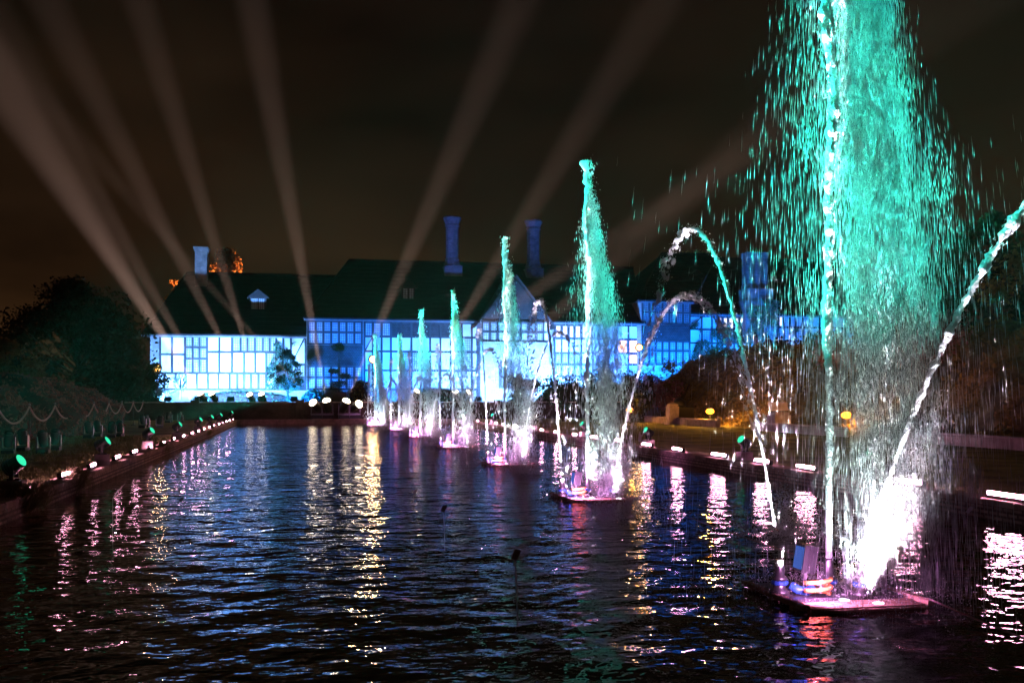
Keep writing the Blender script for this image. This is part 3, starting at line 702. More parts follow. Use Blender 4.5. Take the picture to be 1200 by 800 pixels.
# warm flood on a mast behind the far fountains, and one high on the hall corner
def mast_lamp(px, py, s, label, power, zb):
    c = on_y(px, py, s); r = root('mast_lamp', (c.x, c.y, zb), label, 'lamp')
    MB().tube([(c.x, c.y, zb), (c.x, c.y, c.z-.1)], .05, 8).build('mast', BLACK, r)
    d = (Vector((-1, -40, 1.4)) - c).normalized(); R = look(d)
    h = MB().lathe([(.14,-.3),(.28,-.25),(.34,.0),(.36,.1)], c, 14, R).build('head', BLACK, r)
    MB().lathe([(.26,.095),(.22,.13),(.1,.17)], c, 14, R).build('lens', emat('warm_flood_lens', (1.0,.44,.11), 7), h, True)
    light('SPOT', 'warm_beam', c + d*.3, (1.0, .5, .2), power, c + d*10, 120, .5, .3, r)
mast_lamp(437, 421, 80.0, 'warm floodlight on a slim mast behind the farthest fountain', 900, TZ)
mast_lamp(749, 407, 83.0, 'warm floodlight on a slim mast at the timbered hall corner', 220, TZ)

mast_lamp(184, 431, 78.0, 'warm floodlight on a slim mast where the dark tree meets the left wing', 800, TZ)
# ================================================================== THE FOUNTAINS
G = 9.81
def raft(i, x, y, label):
    r = root('fountain_raft', (x, y, 0), label, 'raft', 'fountain rafts moored along the canal')
    det = i < 3
    for xx in (-.56, .72):
        rl = MB().cbox(x+xx-.035, x+xx+.035, y-.62, y+.72, .075, .125, .008).build('rail', PINKWOOD, r)
        for yy in (-.4, .05, .5): MB().box(x+xx-.045, x+xx+.045, y+yy-.035, y+yy+.035, -.05, .074).build('bracket', PINKWOOD, rl)
        MB().tube([(x+xx, y-.7, -.02), (x+xx, y+.8, -.02)], .06, 10).build('float', mat('float_plastic', (.10,.07,.07), .4, .3, 8), r, True)
    for yy in (-.6, -.3, .2, .65): MB().box(x-.523, x+.683, y+yy-.04, y+yy+.04, .025, .074).build('cross_beam', PINKWOOD, r)
    for k_ in range(2): MB().box(x-.5, x+.66, y-.62+k_*.17, y-.48+k_*.17, .076, .09).build('deck_board', PINKWOOD, r)
    MB().box(x-.5, x+.66, y-.25, y+.62, .076, .108).build('deck_tray', mat('tray_metal', (.12,.11,.12), .3, .3, 6, metal=.6), r)
    rx_ = .24 if i == 0 else .48
    noz = [(-.5, .05), (0, 0), (rx_, -.2)]
    for (a, b_) in noz:
        n = MB().lathe([(.1,.108),(.1,.14),(.065,.16),(.06,.24),(.075,.25),(.075,.27),(.05,.29),(.035,.42),(.04,.44)], (x+a, y+b_, 0), 12).build('nozzle', STEEL, r, True)
        MB().lathe([(.078,.20),(.085,.21),(.085,.23),(.078,.24)], (x+a, y+b_, 0), 12).build('collar', BLUEPLASTIC, n)
    MB().tube([(x-.42,y-.02,.2),(x-.36,y-.06,.16),(x-.28,y-.1,.15),(x-.22,y-.12,.2)], .045, 8).build('hose', BLUEPLASTIC, r, True)
    # coil of orange cable
    pts = [(x-.22+.13*math.cos(w), y-.2+.09*math.sin(w), .14+.012*w) for w in [j*.5 for j in range(26)]]
    MB().tube(pts, .022, 6).build('cable_coil', ORANGEM, r, True)
    # flat-panel flood that lights the jets
    f = MB(); f.obox((x-.2, y+.1, .44), .13, .2, .27, Matrix.Rotation(.15, 3, 'Y')); 
    fo = f.build('flood_housing', BLACK, r)
    for kf in range(5): MB().obox((x-.2+.072, y+.02+kf*.04, .44), .03, .01, .25, Matrix.Rotation(.15, 3, 'Y')).build('cooling_fin', STEEL, fo)
    MB().obox((x-.268, y+.1, .45), .012, .17, .22, Matrix.Rotation(.15, 3, 'Y')).build('lens', emat('lilac_lens', (.12,.25,1.0), .25), fo)
    MB().tube([(x-.2,y+.1,.1),(x-.2,y+.1,.33)], .02, 6).build('flood_post', STEEL, r)
    # ring lamps round the nozzles
    for (a, b_) in noz[1:]:
        MB().lathe([(.05,.111),(.05,.117),(.03,.119)], (x+a, y+b_-.3, -.02), 14).build('ring_lamp', emat('jet_lamp', (.85,.7,1.0), 4), r)
    return r
def lumpy_jet(path, rad, seed, n=9, rough=.35):
    """tube along path with a broken, lumpy surface"""
    path = np.array(path); V = []; rs = np.random.default_rng(seed); ph = rs.uniform(0, 6.28, 8); fr = rs.uniform(3, 17, 8); an = rs.integers(0, 4, 8)
    ln = np.concatenate([[0], np.cumsum(np.linalg.norm(np.diff(path, axis=0), axis=1))])
    prev = None
    for i, p in enumerate(path):
        d = Vector(path[min(i+1, len(path)-1)] - path[max(i-1, 0)]).normalized()
        a = d.orthogonal().normalized() if prev is None else (prev - d*prev.dot(d)).normalized(); prev = a; b_ = d.cross(a)
        for k_ in range(n):
            w = 2*math.pi*k_/n
            q = sum(math.sin(fr[j]*ln[i]*(1+j*.3) + an[j]*w + ph[j]) for j in range(8)) / 8
            f = min(1, ln[i]/2.2)
            r_ = rad[i] * (1 + rough * 2.4 * q * f + rs.normal() * rough * .35 * f)
            V.append(Vector(p) + (a*math.cos(w) + b_*math.sin(w)) * max(r_, rad[i]*.25))
    V = np.array([v[:] for v in V]); m_ = len(path)
    idx = np.arange(m_*n).reshape(m_, n)
    Fc = np.stack([idx[:-1], np.roll(idx[:-1], -1, 1), np.roll(idx[1:], -1, 1), idx[1:]], -1).reshape(-1, 4)
    return V, Fc
def join(meshes):
    Vs, Fs, o = [], [], 0
    for V, Fc in meshes:
        if Fc.shape[1] == 4: Fc = np.concatenate([Fc[:, [0,1,2]], Fc[:, [0,2,3]]])
        Vs.append(V); Fs.append(Fc + o); o += len(V)
    return np.concatenate(Vs), np.concatenate(Fs)
def fall(n, H, sig, drift, lo=.72):
    """positions, velocities of drops thrown from height about H; relative to the nozzle"""
    pick = RNG.uniform(size=n); s = np.where(pick < .55, sig, np.where(pick < .88, sig*2.4, sig*4.4))
    vx = RNG.normal(0, 1, n)*s + drift*RNG.uniform(.4, 1.6, n); vy = RNG.normal(0, 1, n)*s
    Hi = H * np.clip(1 - np.abs(RNG.normal(0, .13, n)) - .22*np.minimum(1, np.hypot(vx, vy)/.9), .3, 1.0)
    tu = np.sqrt(2*Hi/G); tau = RNG.uniform(0, 1, n) * tu
    P = np.stack([vx*(tau*1.12 + .12*tu) + .02, vy*(tau*1.12 + .12*tu), Hi - .5*G*tau**2], 1)
    Vv = np.stack([vx*.45, vy*.45, -G*tau - .6], 1)
    ok = tau/tu > .62*np.clip((np.hypot(vx, vy) - .45)/.7, 0, 1) if n > 1 else np.ones(n, bool)
    return P[ok], Vv[ok]
def splash(x, y, n, rad, h, rs, label, group):
    a = RNG.uniform(0, 6.28, n); rr = rad * np.abs(RNG.normal(0, .55, n)); z = np.abs(RNG.normal(0, .3, n)) * h * np.exp(-rr/rad)
    P = np.stack([x + rr*np.cos(a), y + rr*np.sin(a), z + .004], 1)
    Vv = np.stack([np.cos(a)*.7, np.sin(a)*.7, RNG.normal(.5, .7, n)], 1)
    o = drops('splash', P, Vv, RNG.uniform(2, 5, n)*rs, RNG.uniform(.6, 1.5, n)*rs, None, None, (x, y, 0))
    return tag(o, label, 'splash', group, 'stuff')
RAFTS = [(5.1, 9.3, 9.6), (5.45, 19.3, 6.6), (5.8, 29.4, 6.65), (5.76, 39.6, 6.1), (5.6, 49.6, 6.2), (5.5, 59.6, 5.5), (4.8, 69.4, 6.1)]
ORD = ['nearest the near end of the canal', 'second along the canal', 'third along the canal, before the porch', 'fourth along the canal', 'fifth along the canal', 'sixth along the canal', 'last before the canal end']
ORDS = ['nearest', 'second', 'third', 'fourth', 'fifth', 'sixth', 'last']
TEAL = (.02, .80, .60); LILAC = (1.0, .84, 1.0)
for i, (x, y, H) in enumerate(RAFTS):
    where = ORD[i]; near = i < 2
    Dm = math.hypot(x, y); px_m = Dm / 1024.0                     # size of one pixel there
    r = raft(i, x, y, 'timber fountain raft with three nozzles, ' + where)
    # --- upright jet
    zz = np.linspace(.4, H, int(70 + 160/(1+i)))
    sway = .025*np.sin(zz*1.7+i) + .02*np.sin(zz*4.1+2*i)
    path = np.stack([x + sway*zz/4, np.full_like(zz, y) + .02*np.sin(zz*2.3)*zz/5, zz], 1)
    rad = .032 + .014*np.clip(zz/H, 0, 1) + .03*np.clip((zz/H-.94)/.06, 0, 1)
    rad = np.maximum(rad, (.7 if i < 3 else 1.0)*px_m)
    jr = root('water_jet', (x, y, .4), 'tall upright teal-lit water jet of the raft ' + where, 'water jet', 'upright water jets')
    V, Fc = lumpy_jet(path, rad, 100+i, 9, .5)
    npmesh('stream', V, Fc, WATERWHITE, jr, True)
    n = [3000, 1000, 500, 420, 420, 420, 420][i]                   # water torn off the column, and its crown
    u = RNG.uniform(.05, 1.0, n)**.75; sg = .008 + .013*u + .075*np.clip((u-.93)/.07, 0, 1)
    P = np.stack([x + RNG.normal(0, 1, n)*sg + .03*u, y + RNG.normal(0, 1, n)*sg, H*u], 1)
    Vv = np.stack([RNG.normal(0,.5,n), RNG.normal(0,.5,n), RNG.normal(2.5,1.5,n)], 1)
    sz = np.clip(RNG.lognormal(.1,.45,n), .4, 2.6) * max(.0075, .5*px_m)
    drops('torn_water', P, Vv, sz*RNG.uniform(3,8,n), sz, None, jr)['kind'] = 'stuff'
    # --- veil of falling drops
    n = [46000, 11000, 5000, 3600, 3400, 3200, 3200][i]
    drift = .47 if i == 0 else .38
    P, Vv = fall(n, H, .15, drift, 0.42)
    if i < 3:                                                      # far-flung drops carried by the wind
        P2, V2 = fall([11000, 3200, 900][i], H, .44, .36, .4); P = np.concatenate([P, P2]); Vv = np.concatenate([Vv, V2])
    q = (P[:, 2] > .02) & (np.hypot(P[:, 0], P[:, 1]) < (2.1 if i == 0 else 1.7)); P, Vv = P[q], Vv[q]
    sz = np.clip(RNG.lognormal(0, .5, len(P)), .4, 2.3) * max(.00125, (.155 if i < 3 else .24)*px_m)
    L = np.linalg.norm(Vv, axis=1) * .020 * RNG.uniform(.5, 1.4, len(P)) + sz*2
    so = drops('falling_spray', P + np.array([x, y, 0]), Vv, L, sz, SPRAY, None, (x, y, 0))
    tag(so, 'veil of fine falling drops round the tall jet of the raft ' + where, 'spray', 'veils of falling drops', 'stuff')
    cl, cv, cs_ = [], [], []
    for k_ in range([230, 80, 40, 22, 18, 14, 14][i]):            # denser clots of falling water
        Pc, Vc = fall(1, H, .075, drift*1.15, .6); m_ = [150, 100, 46, 30, 26, 24, 24][i]
        sxy = RNG.uniform(.02, .07)
        cl.append(Pc + RNG.normal(0, 1, (m_, 3)) * np.array([sxy, sxy, RNG.uniform(.1, .3)])); cv.append(np.repeat(Vc, m_, 0) + RNG.normal(0, .4, (m_, 3)))
        cs_.append(np.clip(RNG.lognormal(.1, .45, m_), .5, 3) * max(.0026, .25*px_m))
    P, Vv, sz = np.concatenate(cl), np.concatenate(cv), np.concatenate(cs_)
    q = P[:, 2] > .03; P, Vv, sz = P[q], Vv[q], sz[q]
    L = np.linalg.norm(Vv, axis=1) * .010 * RNG.uniform(.6, 1.3, len(P)) + sz*2
    so = drops('clotted_spray', P + np.array([x, y, 0]), Vv, L, sz, CLOT, None, (x, y, 0))
    tag(so, 'bright clots of water falling beside the tall jet of the raft ' + where, 'spray', 'clots of falling water', 'stuff')
    # --- two arching jets
    for (ox, oy, ex_, ey_, ap, side) in ((-.5, .05, .6, 6.6, 3.95, 'towards the house'), (.48 if i else .24, -.2, .85 if i else 1.1, -5.5 if i else -6.6, 3.5 if i else 3.95, 'away from the house')):
        if i > 3 and side == 'away from the house': ap *= .8
        cut = .5 if i == 0 else .42
        us = np.linspace(.02, cut, 170 if near else 60)
        f = lambda u: np.array([x+ox+ex_*u, y+oy+ey_*u, .4+4*ap*u*(1-u) - .4*u])
        path = np.array([f(u) for u in us]); rad = np.maximum((.013+.02*us) * (1.5 if i == 0 and ey_ < 0 else 1), .5*px_m) * (1 - .75*(us/cut)**10)
        short = ORDS[i]
        ar = root('arching_jet', (x+ox, y+oy, .4), 'arching water jet leaping %s from the %s raft' % (side, short), 'water jet', 'arching water jets')
        V, Fc = lumpy_jet(path, rad, 300+i*2+(oy > 0), 8, .8); npmesh('stream', V, Fc, WATERWHITE, ar, True)
        nf = 1700 if near else 260
        uf = RNG.uniform(.08, .9, nf); Pf = np.array([f(u) for u in uf]) + RNG.normal(0, 1, (nf, 3)) * (.012 + .05*uf)[:, None]; Vf = np.array([f(u+.01)-f(u) for u in uf])
        sf = np.clip(RNG.lognormal(0, .5, nf), .4, 3) * max(.003, .28*px_m); qf = Pf[:, 2] > .05
        drops('torn_water', Pf[qf], Vf[qf], sf[qf]*RNG.uniform(3, 9, qf.sum()), sf[qf], CLOT, ar)['kind'] = 'stuff'
        sp = []
        nb = 95 if near else 34
        for k_ in range(nb):
            u = cut + (.93-cut)*(k_/nb)**1.3 + RNG.normal(0, .006); tail = (u-cut)/(.95-cut)
            c = f(u) + RNG.normal(0, .016+.07*tail, 3)
            dd = f(u+.01) - f(u)
            sp.append((c, dd, RNG.uniform(.04,.15), RNG.uniform(.010,.032)*(1-.3*tail)*max(1, px_m/.02)))
        V, Fc = blobs([s_ for s_ in sp if s_[0][2] > .1])
        npmesh('broken_water', V, Fc, WATERWHITE, ar, True)['kind'] = 'stuff'
        ld = f(1.0)
        splash(ld[0], ld[1], 2600 if i < 2 else 520, .7, 1.2, max(.0075, .45*px_m), 'pink-lit splash where the jet leaping %s from the %s raft lands' % (side, short), 'splashes of the arching jets')
    # --- mist of fine drops over the lamps at the foot of the jets
    rx_ = .24 if i == 0 else .48
    n = [17000, 4500, 9000, 4200, 3800, 3600, 3600][i]
    hm = [1.75, .9, 2.7, 1.7, 2.1, 2.0, 2.0][i]
    u = np.clip(np.abs(RNG.normal(0, .36, n)), 0, 1.1); wide = np.where(RNG.uniform(size=n) < .75, .9, 2.0)
    w = RNG.normal(0, 1, (n, 2)) * ((.025 + .07*np.sin(np.clip(u*2.6, 0, math.pi))) * wide)[:, None]
    P = np.stack([x+rx_ + w[:, 0] + (.2*u*hm if i == 0 else .1*u*hm), y-.2 + w[:, 1] - .35*u*hm*(i == 0), .13 + u*hm], 1)
    P = P[P[:, 2] > .03]; n = len(P)
    Vv = np.stack([RNG.normal(.35,.25,n), RNG.normal(-.2,.25,n), RNG.normal(1.6,.6,n)], 1)
    mo = drops('lamp_mist', P, Vv, RNG.uniform(4, 16, n)*max(.0022, (.24 if i < 2 else .3)*px_m), RNG.uniform(.5, 1.3, n)*max(.0022, (.24 if i < 2 else .3)*px_m), CLOT, None, (x, y, 0))
    tag(mo, 'glaring white burst of fine spray over the lamp of the raft ' + where, 'spray', 'bursts of fine spray', 'stuff')
    r.location.z -= .05
    splash(x+.15, y+.2, [3600, 2800, 2600, 1600, 1400, 1200, 1200][i], 1.25, .5, max(.005, .4*px_m), 'low pink splash around the raft ' + where, 'splashes round the rafts')
    # --- lamp light of the raft, plus added spots
    light('SPOT', 'teal_jet_light', (x+.02, y-.3, .2), (.75, 1.0, .95), 500, (x+.45, y+.1, 6), 70, .9, .05, r)
    light('SPOT', 'added_column_light', (x-.1, y-.32, .15), (.78, 1.0, .96), 42000, (x, y, 4.8), 4.5, .7, .05, r)  # narrow spot added to whiten the column, no fitting of its own
    light('SPOT', 'lilac_jet_light', (x+rx_-.04, y-.34, .13), LILAC, [4600, 2600, 5200, 5200, 6200, 6800, 6800][i], (x+rx_+.35, y-1.5, 3.2), 46, .9, .05, r)
    light('SPOT', 'added_arc_light', (x-.5, y-.25, .2), LILAC, [13000, 20000, 13000, 8000, 5000, 2500, 1200][i], (x-.35, y+2.2, 3.9), 34, .8, .05, r)  # spot added to brighten the arch towards the house, no fitting there
    light('SPOT', 'flood_light', (x-.42, y-.56, .32), (1.0, .36, .95), [85, 150, 230, 260, 300, 320, 320][i], (x+.8, y+.7, .05), 124, .6, .1, r)
# mooring cables between the rafts
def cable(a, b_, label, sag=.02):
    pts = [Vector(a).lerp(Vector(b_), t_) + Vector((0, 0, -sag*4*t_*(1-t_))) for t_ in [j/16 for j in range(17)]]
    o = MB().tube(pts, .009, 5).build('mooring_cable', ROPE, None, True, loc=tuple(a)); tag(o, label, 'cable', 'mooring cables of the rafts')
for i in range(6):
    a, b_ = RAFTS[i], RAFTS[i+1]
    cable((a[0]+.7, a[1]+.72, .09), (b_[0]+.7, b_[1]-.62, .09), 'thin cable from the raft %s to the next one' % ORD[i])
cable((5.8, 8.7, .09), on_z(1290, 780, .05), 'thin cable from the raft nearest the near end to the near bank')

# ================================================================== LAWN SIDE: ropes, hedges, trees
ry = [31.6 + 4.05*i for i in range(10)]; rx = [-9.6 - .03*i for i in range(10)]
post0 = None
for i, (x, y) in enumerate(zip(rx, ry)):
    if post0 is None:
        post0 = root('rope_post', (x, y, GZ), 'slim post of the rope barrier on the lawn', 'post', 'posts of the rope barrier')
        MB().tube([(x, y, GZ), (x, y, 1.66)], .022, 8).build('shaft', BLACK, post0); MB().lathe([(.02,0),(.045,.02),(.045,.06),(.015,.09)], (x, y, 1.655), 10).build('cap', PIERM, post0, True)
        MB().lathe([(.14,0),(.14,.02),(.03,.04)], (x, y, GZ), 12).build('foot', BLACK, post0)
    else: copy_tree(post0, (x, y, GZ))
for i in range(9):
    a, b_ = Vector((rx[i], ry[i], 1.62)), Vector((rx[i+1], ry[i+1], 1.62))
    pts = [a.lerp(b_, t_/14) - Vector((0, 0, .55*4*(t_/14)*(1-t_/14))) for t_ in range(15)]
    o = MB().tube(pts, .036, 7).build('barrier_rope', ROPE, None, True, loc=tuple(a)); tag(o, 'pink-lit rope hanging in a swag between two barrier posts', 'rope', 'swags of the rope barrier')
def lump_core(c, r, m, parent, name, seed, zmin):
    import bmesh
    bm = bmesh.new(); bmesh.ops.create_icosphere(bm, subdivisions=4, radius=1.0)
    V = []
    for v in bm.verts:
        n_ = mnoise.noise(v.co*1.6 + Vector((seed, 0, 0)))*.22 + mnoise.noise(v.co*5 + Vector((seed, 3, 0)))*.08
        q = v.co * (1 + n_); V.append((c[0]+q.x*r[0], c[1]+q.y*r[1], max(zmin, c[2]+q.z*r[2])))
    Fc = np.array([[v.index for v in f.verts] for f in bm.faces]); bm.free()
    return npmesh(name, np.array(V), Fc, m, parent, True, c), np.array(V), Fc
def surface_leaves(V, Fc, n, jit):
    f = Fc[RNG.integers(0, len(Fc), n)]; w = RNG.dirichlet((1,1,1), n)
    P = (V[f] * w[:, :, None]).sum(1); return P + RNG.normal(0, jit, P.shape)
def hedge(c, r, label, m, n=4000, size=.07, group=None, cat='hedge', name='clipped_hedge'):
    h = root(name, (c[0], c[1], GZ), label, cat, group)
    core, V, Fc = lump_core(c, r, MATS.get('hedge_core') or mat('hedge_core', (.03,.022,.018), .95, .4, 4), h, 'core', c[0], GZ-.05)
    leaves('foliage', surface_leaves(V, Fc, n, .05), size, m, h)
    return h
for i, (px, py, D_, rr, rz) in enumerate(((8, 470, 44, 3.0, 2.0), (48, 476, 50, 2.7, 1.9), (84, 480, 56, 2.6, 1.6), (-30, 478, 40, 2.4, 1.6))):
    c = cw((px-600)/F*D_, D_, 0)
    hedge((c.x, c.y, .6), (rr, rr*1.2, rz+.15), ['big clipped hedge mound behind the rope barrier, tallest of the row', 'clipped hedge mound behind the rope barrier, middle of the row', 'lower clipped hedge mound at the house end of the row', 'clipped hedge mound at the near end of the row'][i], HEDGEM, 6500, .085, 'clipped hedges behind the ropes')
def tree(name, base, H, spread, nleaf, lsize, m, label, group=None, trunk_r=.22, zlow=.25, seed=1, shell=.5, nclump=26):
    rs = np.random.default_rng(seed); b_ = Vector(base)
    t_ = root(name, base, label, 'tree', group)
    tr = MB(); top = b_ + Vector((rs.normal(0,.2), rs.normal(0,.2), H*.72))
    mid = b_.lerp(top, .5) + Vector((rs.normal(0,.15), rs.normal(0,.15), 0))
    tr.tube([b_ - Vector((0,0,.2)), b_.lerp(mid,.5), mid, top], [trunk_r*1.3, trunk_r, trunk_r*.75, trunk_r*.25], 9)
    cs = []; rr = []
    for k_ in range(nclump):
        a = rs.uniform(0, 6.28); zf = rs.uniform(zlow, 1.0); prof = math.sin(math.pi*min(1, max(.08, (zf-zlow+.12)/(1.08-zlow))))**.6
        q = rs.uniform(.25, 1.0)**.6 * prof
        c = b_ + Vector((math.cos(a)*spread*q, math.sin(a)*spread*q, H*zf*.94))
        cs.append(c[:]); s_ = spread*rs.uniform(.18, .36); rr.append((s_, s_, s_*.75))
        st = b_.lerp(top, max(.25, zf*.7)); m1 = st.lerp(c, .55) + Vector((0,0,-.05*spread))
        tr.tube([st, m1, c], [trunk_r*.35, trunk_r*.2, trunk_r*.06], 6)
    tr.build('trunk', BARK, t_, True)
    leaves('crown', clump_points(cs, rr, nleaf // nclump, shell), lsize, m, t_)
    return t_
def at(px, D_, z): return tuple(cw((px-600)/F*D_, D_, z))
tree('dark_tree', at(88, 66, GZ), 9.4, 5.0, 20000, .13, DARKLEAF, 'big dark broadleaf tree beside the left timbered wing', seed=3, zlow=.12, nclump=60)
tree('brown_shrub_tree', at(8, 52, GZ), 4.7, 2.2, 5000, .10, BROWNLEAF, 'small brownish bushy tree behind the clipped hedges', seed=4, zlow=.2)
tree('dark_tree', at(150, 74, GZ), 5.4, 2.6, 6000, .11, DARKLEAF, 'smaller dark tree touching the corner of the left wing', seed=8, zlow=.1)
tree('autumn_tree', at(266, 104, TZ), 16.0, 3.6, 9000, .15, ORANGELEAF, 'orange autumn tree rising behind the plain chimney', 'autumn trees behind the house', seed=5)
tree('autumn_tree', at(203, 101, TZ), 13.0, 1.9, 4000, .14, ORANGELEAF, 'small orange autumn tree behind the left roof hip', 'autumn trees behind the house', seed=6)
tree('autumn_tree', at(815, 118, TZ), 18.5, 7.0, 11000, .2, BROWNLEAF, 'broad brown tree behind the right roofs', 'autumn trees behind the house', seed=7)
# unseen lamp added behind the house to brighten the autumn trees
gl = root('added_uplight', at(300, 99, TZ), 'unseen warm lamp added behind the roof to light the autumn tree', 'lamp')
gl_o = Vector(gl['_o'])
MB().lathe([(.12,0),(.14,.1),(.1,.22),(.12,.28)], gl_o, 12).build('housing', BLACK, gl)
MB().lathe([(.1,.275),(.08,.3)], gl_o, 12).build('lens', emat('uplight_lens', (1,.6,.3), 6), gl)
light('SPOT', 'uplight_beam', gl_o + Vector((0,0,.4)), (1.0,.62,.32), 90000, Vector(at(235, 102, 13.5)), 80, .5, .1, gl)

# shrubs and trees on the terrace
def spiky(px, s, z, H, n, label, m):
    c = on_y(px, 460, s); r = root('spiky_plant', (c.x, s, z), label, 'plant')
    b_ = MB()
    for k_ in range(n):
        a = RNG.uniform(0, 6.28); el = RNG.uniform(-.2, 1.5); L = H*RNG.uniform(.6, 1.0)
        d = Vector((math.cos(a)*math.cos(el), math.sin(a)*math.cos(el), math.sin(el))); sd = d.cross(Vector((0,0,1))).normalized()*.05
        o = Vector((c.x, s, z+H*.75)) + d*.1; mi = o + d*L*.55; e_ = o + d*L - Vector((0,0,.12*L))
        b_.add([o-sd*.6, o+sd*.6, mi+sd, mi-sd, e_], [(0,1,2,3),(3,2,4)])
    b_.build('blades', m, r)['kind'] = 'stuff'; MB().tube([(c.x,s,z),(c.x+.03,s,z+H*.8)], [.09,.07], 8).build('stem', BARK, r)
spiky(211, 84.5, TZ, 1.5, 190, 'large spiky plant flooded blue-white before the left wing', PALELEAF)
spiky(186, 83.0, TZ, .8, 90, 'smaller spiky plant at the corner of the left wing', PALELEAF)
tree('dark_tree', at(336, 82, TZ), 4.4, 1.5, 3500, .075, DARKLEAF, 'small dark tree before the brace of the left wing', seed=11, trunk_r=.08, zlow=.3)
def topiary(px, D_, label):
    b_ = Vector(at(px, D_, TZ)); r = root('tiered_tree', b_[:], label, 'tree')
    MB().tube([b_, b_+Vector((.03,0,2)), b_+Vector((0,0,4.6))], [.07,.05,.03], 7).build('trunk', BARK, r)
    cs = [(b_.x, b_.y, b_.z+4.5), (b_.x-.4, b_.y, b_.z+2.6), (b_.x+.45, b_.y, b_.z+2.2), (b_.x, b_.y, b_.z+1.6)]
    leaves('crown', clump_points(cs, [(.62,.6,.38),(.5,.5,.22),(.5,.5,.25),(.7,.6,.3)], 520, .5), .06, DARKLEAF, r)
    MB().cbox(b_.x-.55, b_.x+.55, b_.y-.55, b_.y+.55, TZ, TZ+.95, .04).build('planter', BLACK, r)
topiary(397, 81.5, 'slender tiered tree in a dark box planter before the bay window')
for i, (px, D_, w, h, m, lab) in enumerate(((175, 80, 1.6, 1.0, IVYLEAF, 'low shrub lit blue at the left end of the terrace'), (280, 84.5, 3.4, .75, IVYLEAF, 'long low clipped shrub under the left wing windows'), (368, 83.5, 1.0, .8, IVYLEAF, 'low shrub left of the box planter'), (425, 83, 1.1, 1.6, BROWNLEAF, 'brown shrub right of the bay window'), (512, 83.5, 2.0, 1.0, IVYLEAF, 'low shrub under the recessed timber wall'), (662, 84, 2.2, 1.2, IVYLEAF, 'teal-lit shrub under the hall windows'), (720, 84, 2.6, 1.5, IVYLEAF, 'bushy teal-lit shrub at the hall corner'))):
    c = cw((px-600)/F*D_, D_, 0); h_ = root('terrace_shrub', (c.x, c.y, TZ), lab, 'shrub', 'shrubs on the terrace')
    core, V, Fc = lump_core((c.x, c.y, TZ+.2), (w, .8, h), MATS['hedge_core'], h_, 'core', px*.1, TZ-.02)
    leaves('foliage', surface_leaves(V, Fc, 2200, .07), .085, m, h_)
# ivy on the right wing and its chimney stack
def ivy(pxs, pys, s, n, label, dens=1.0):
    P = []
    while len(P) < n:
        px, py = RNG.uniform(*pxs), RNG.uniform(*pys)
        if mnoise.noise(Vector((px*.05, py*.05, s))) + (py-pys[0])/(pys[1]-pys[0])*.55 > .12:
            q = on_y(px, py, s); P.append((q.x, s - abs(RNG.normal(0, .09)), q.z))
    P = np.array(P); b_ = on_y((pxs[0]+pxs[1])/2, pys[1], s)
    r = root('climbing_ivy', (b_.x, s, b_.z), label, 'plant', 'ivy on the right wing')
    leaves('foliage', P, .095, IVYLEAF, r)
    st = MB()
    for k_ in range(5):
        x_ = RNG.uniform(P[:,0].min()+.3, P[:,0].max()-.3); z_ = b_.z
        pts = [(x_ + RNG.normal(0,.12), s-.03, z_ + j*(P[:,2].max()-z_)*.9/5) for j in range(6)]
        st.tube(pts, .025, 5)
    st.build('stem', BARK, r)
ivy((810, 872), (378, 432), SF-.13, 3600, 'ivy creeping over the timbered wall beside the chimney stack')
ivy((872, 913), (350, 432), SF-1.13, 3200, 'ivy wrapping the base of the big chimney stack')
ivy((914, 990), (385, 432), SF-.13, 2200, 'thin ivy on the wall beyond the chimney stack')
ivy((312, 345), (402, 456), SA-.13, 1300, 'ivy on the right end of the left timbered wing')

# ================================================================== MOUND SIDE
def sm(t_): t_ = min(1, max(0, t_)); return t_*t_*(3-2*t_)
def mound_z(x, y):
    a = sm((x-23.2)/7.8) * sm((89.5-y)/17) * sm((y-14)/14)
    top = 4.75 + .3*math.sin(y*.21) - .75*sm((x-31.6)/1.4)
    z = GZ-.1 + top*a
    z += (mnoise.noise(Vector((x*.35, y*.35, 0)))*.5 + mnoise.noise(Vector((x*1.1, y*1.1, 5)))*.22) * min(1, a*2.5)
    return z
xs = np.linspace(22.8, 60, 75); ysm = np.linspace(13, 90, 120)
V = np.array([(x, y, mound_z(x, y)) for y in ysm for x in xs]); idx = np.arange(len(V)).reshape(len(ysm), len(xs))
Fc = np.stack([idx[:-1,:-1], idx[:-1,1:], idx[1:,1:], idx[1:,:-1]], -1).reshape(-1, 4)
structure(npmesh('mound', V, Fc, mat('mound_earth', (.14,.10,.045), .95, .5, 1.2, 1.0, 12), None, True))
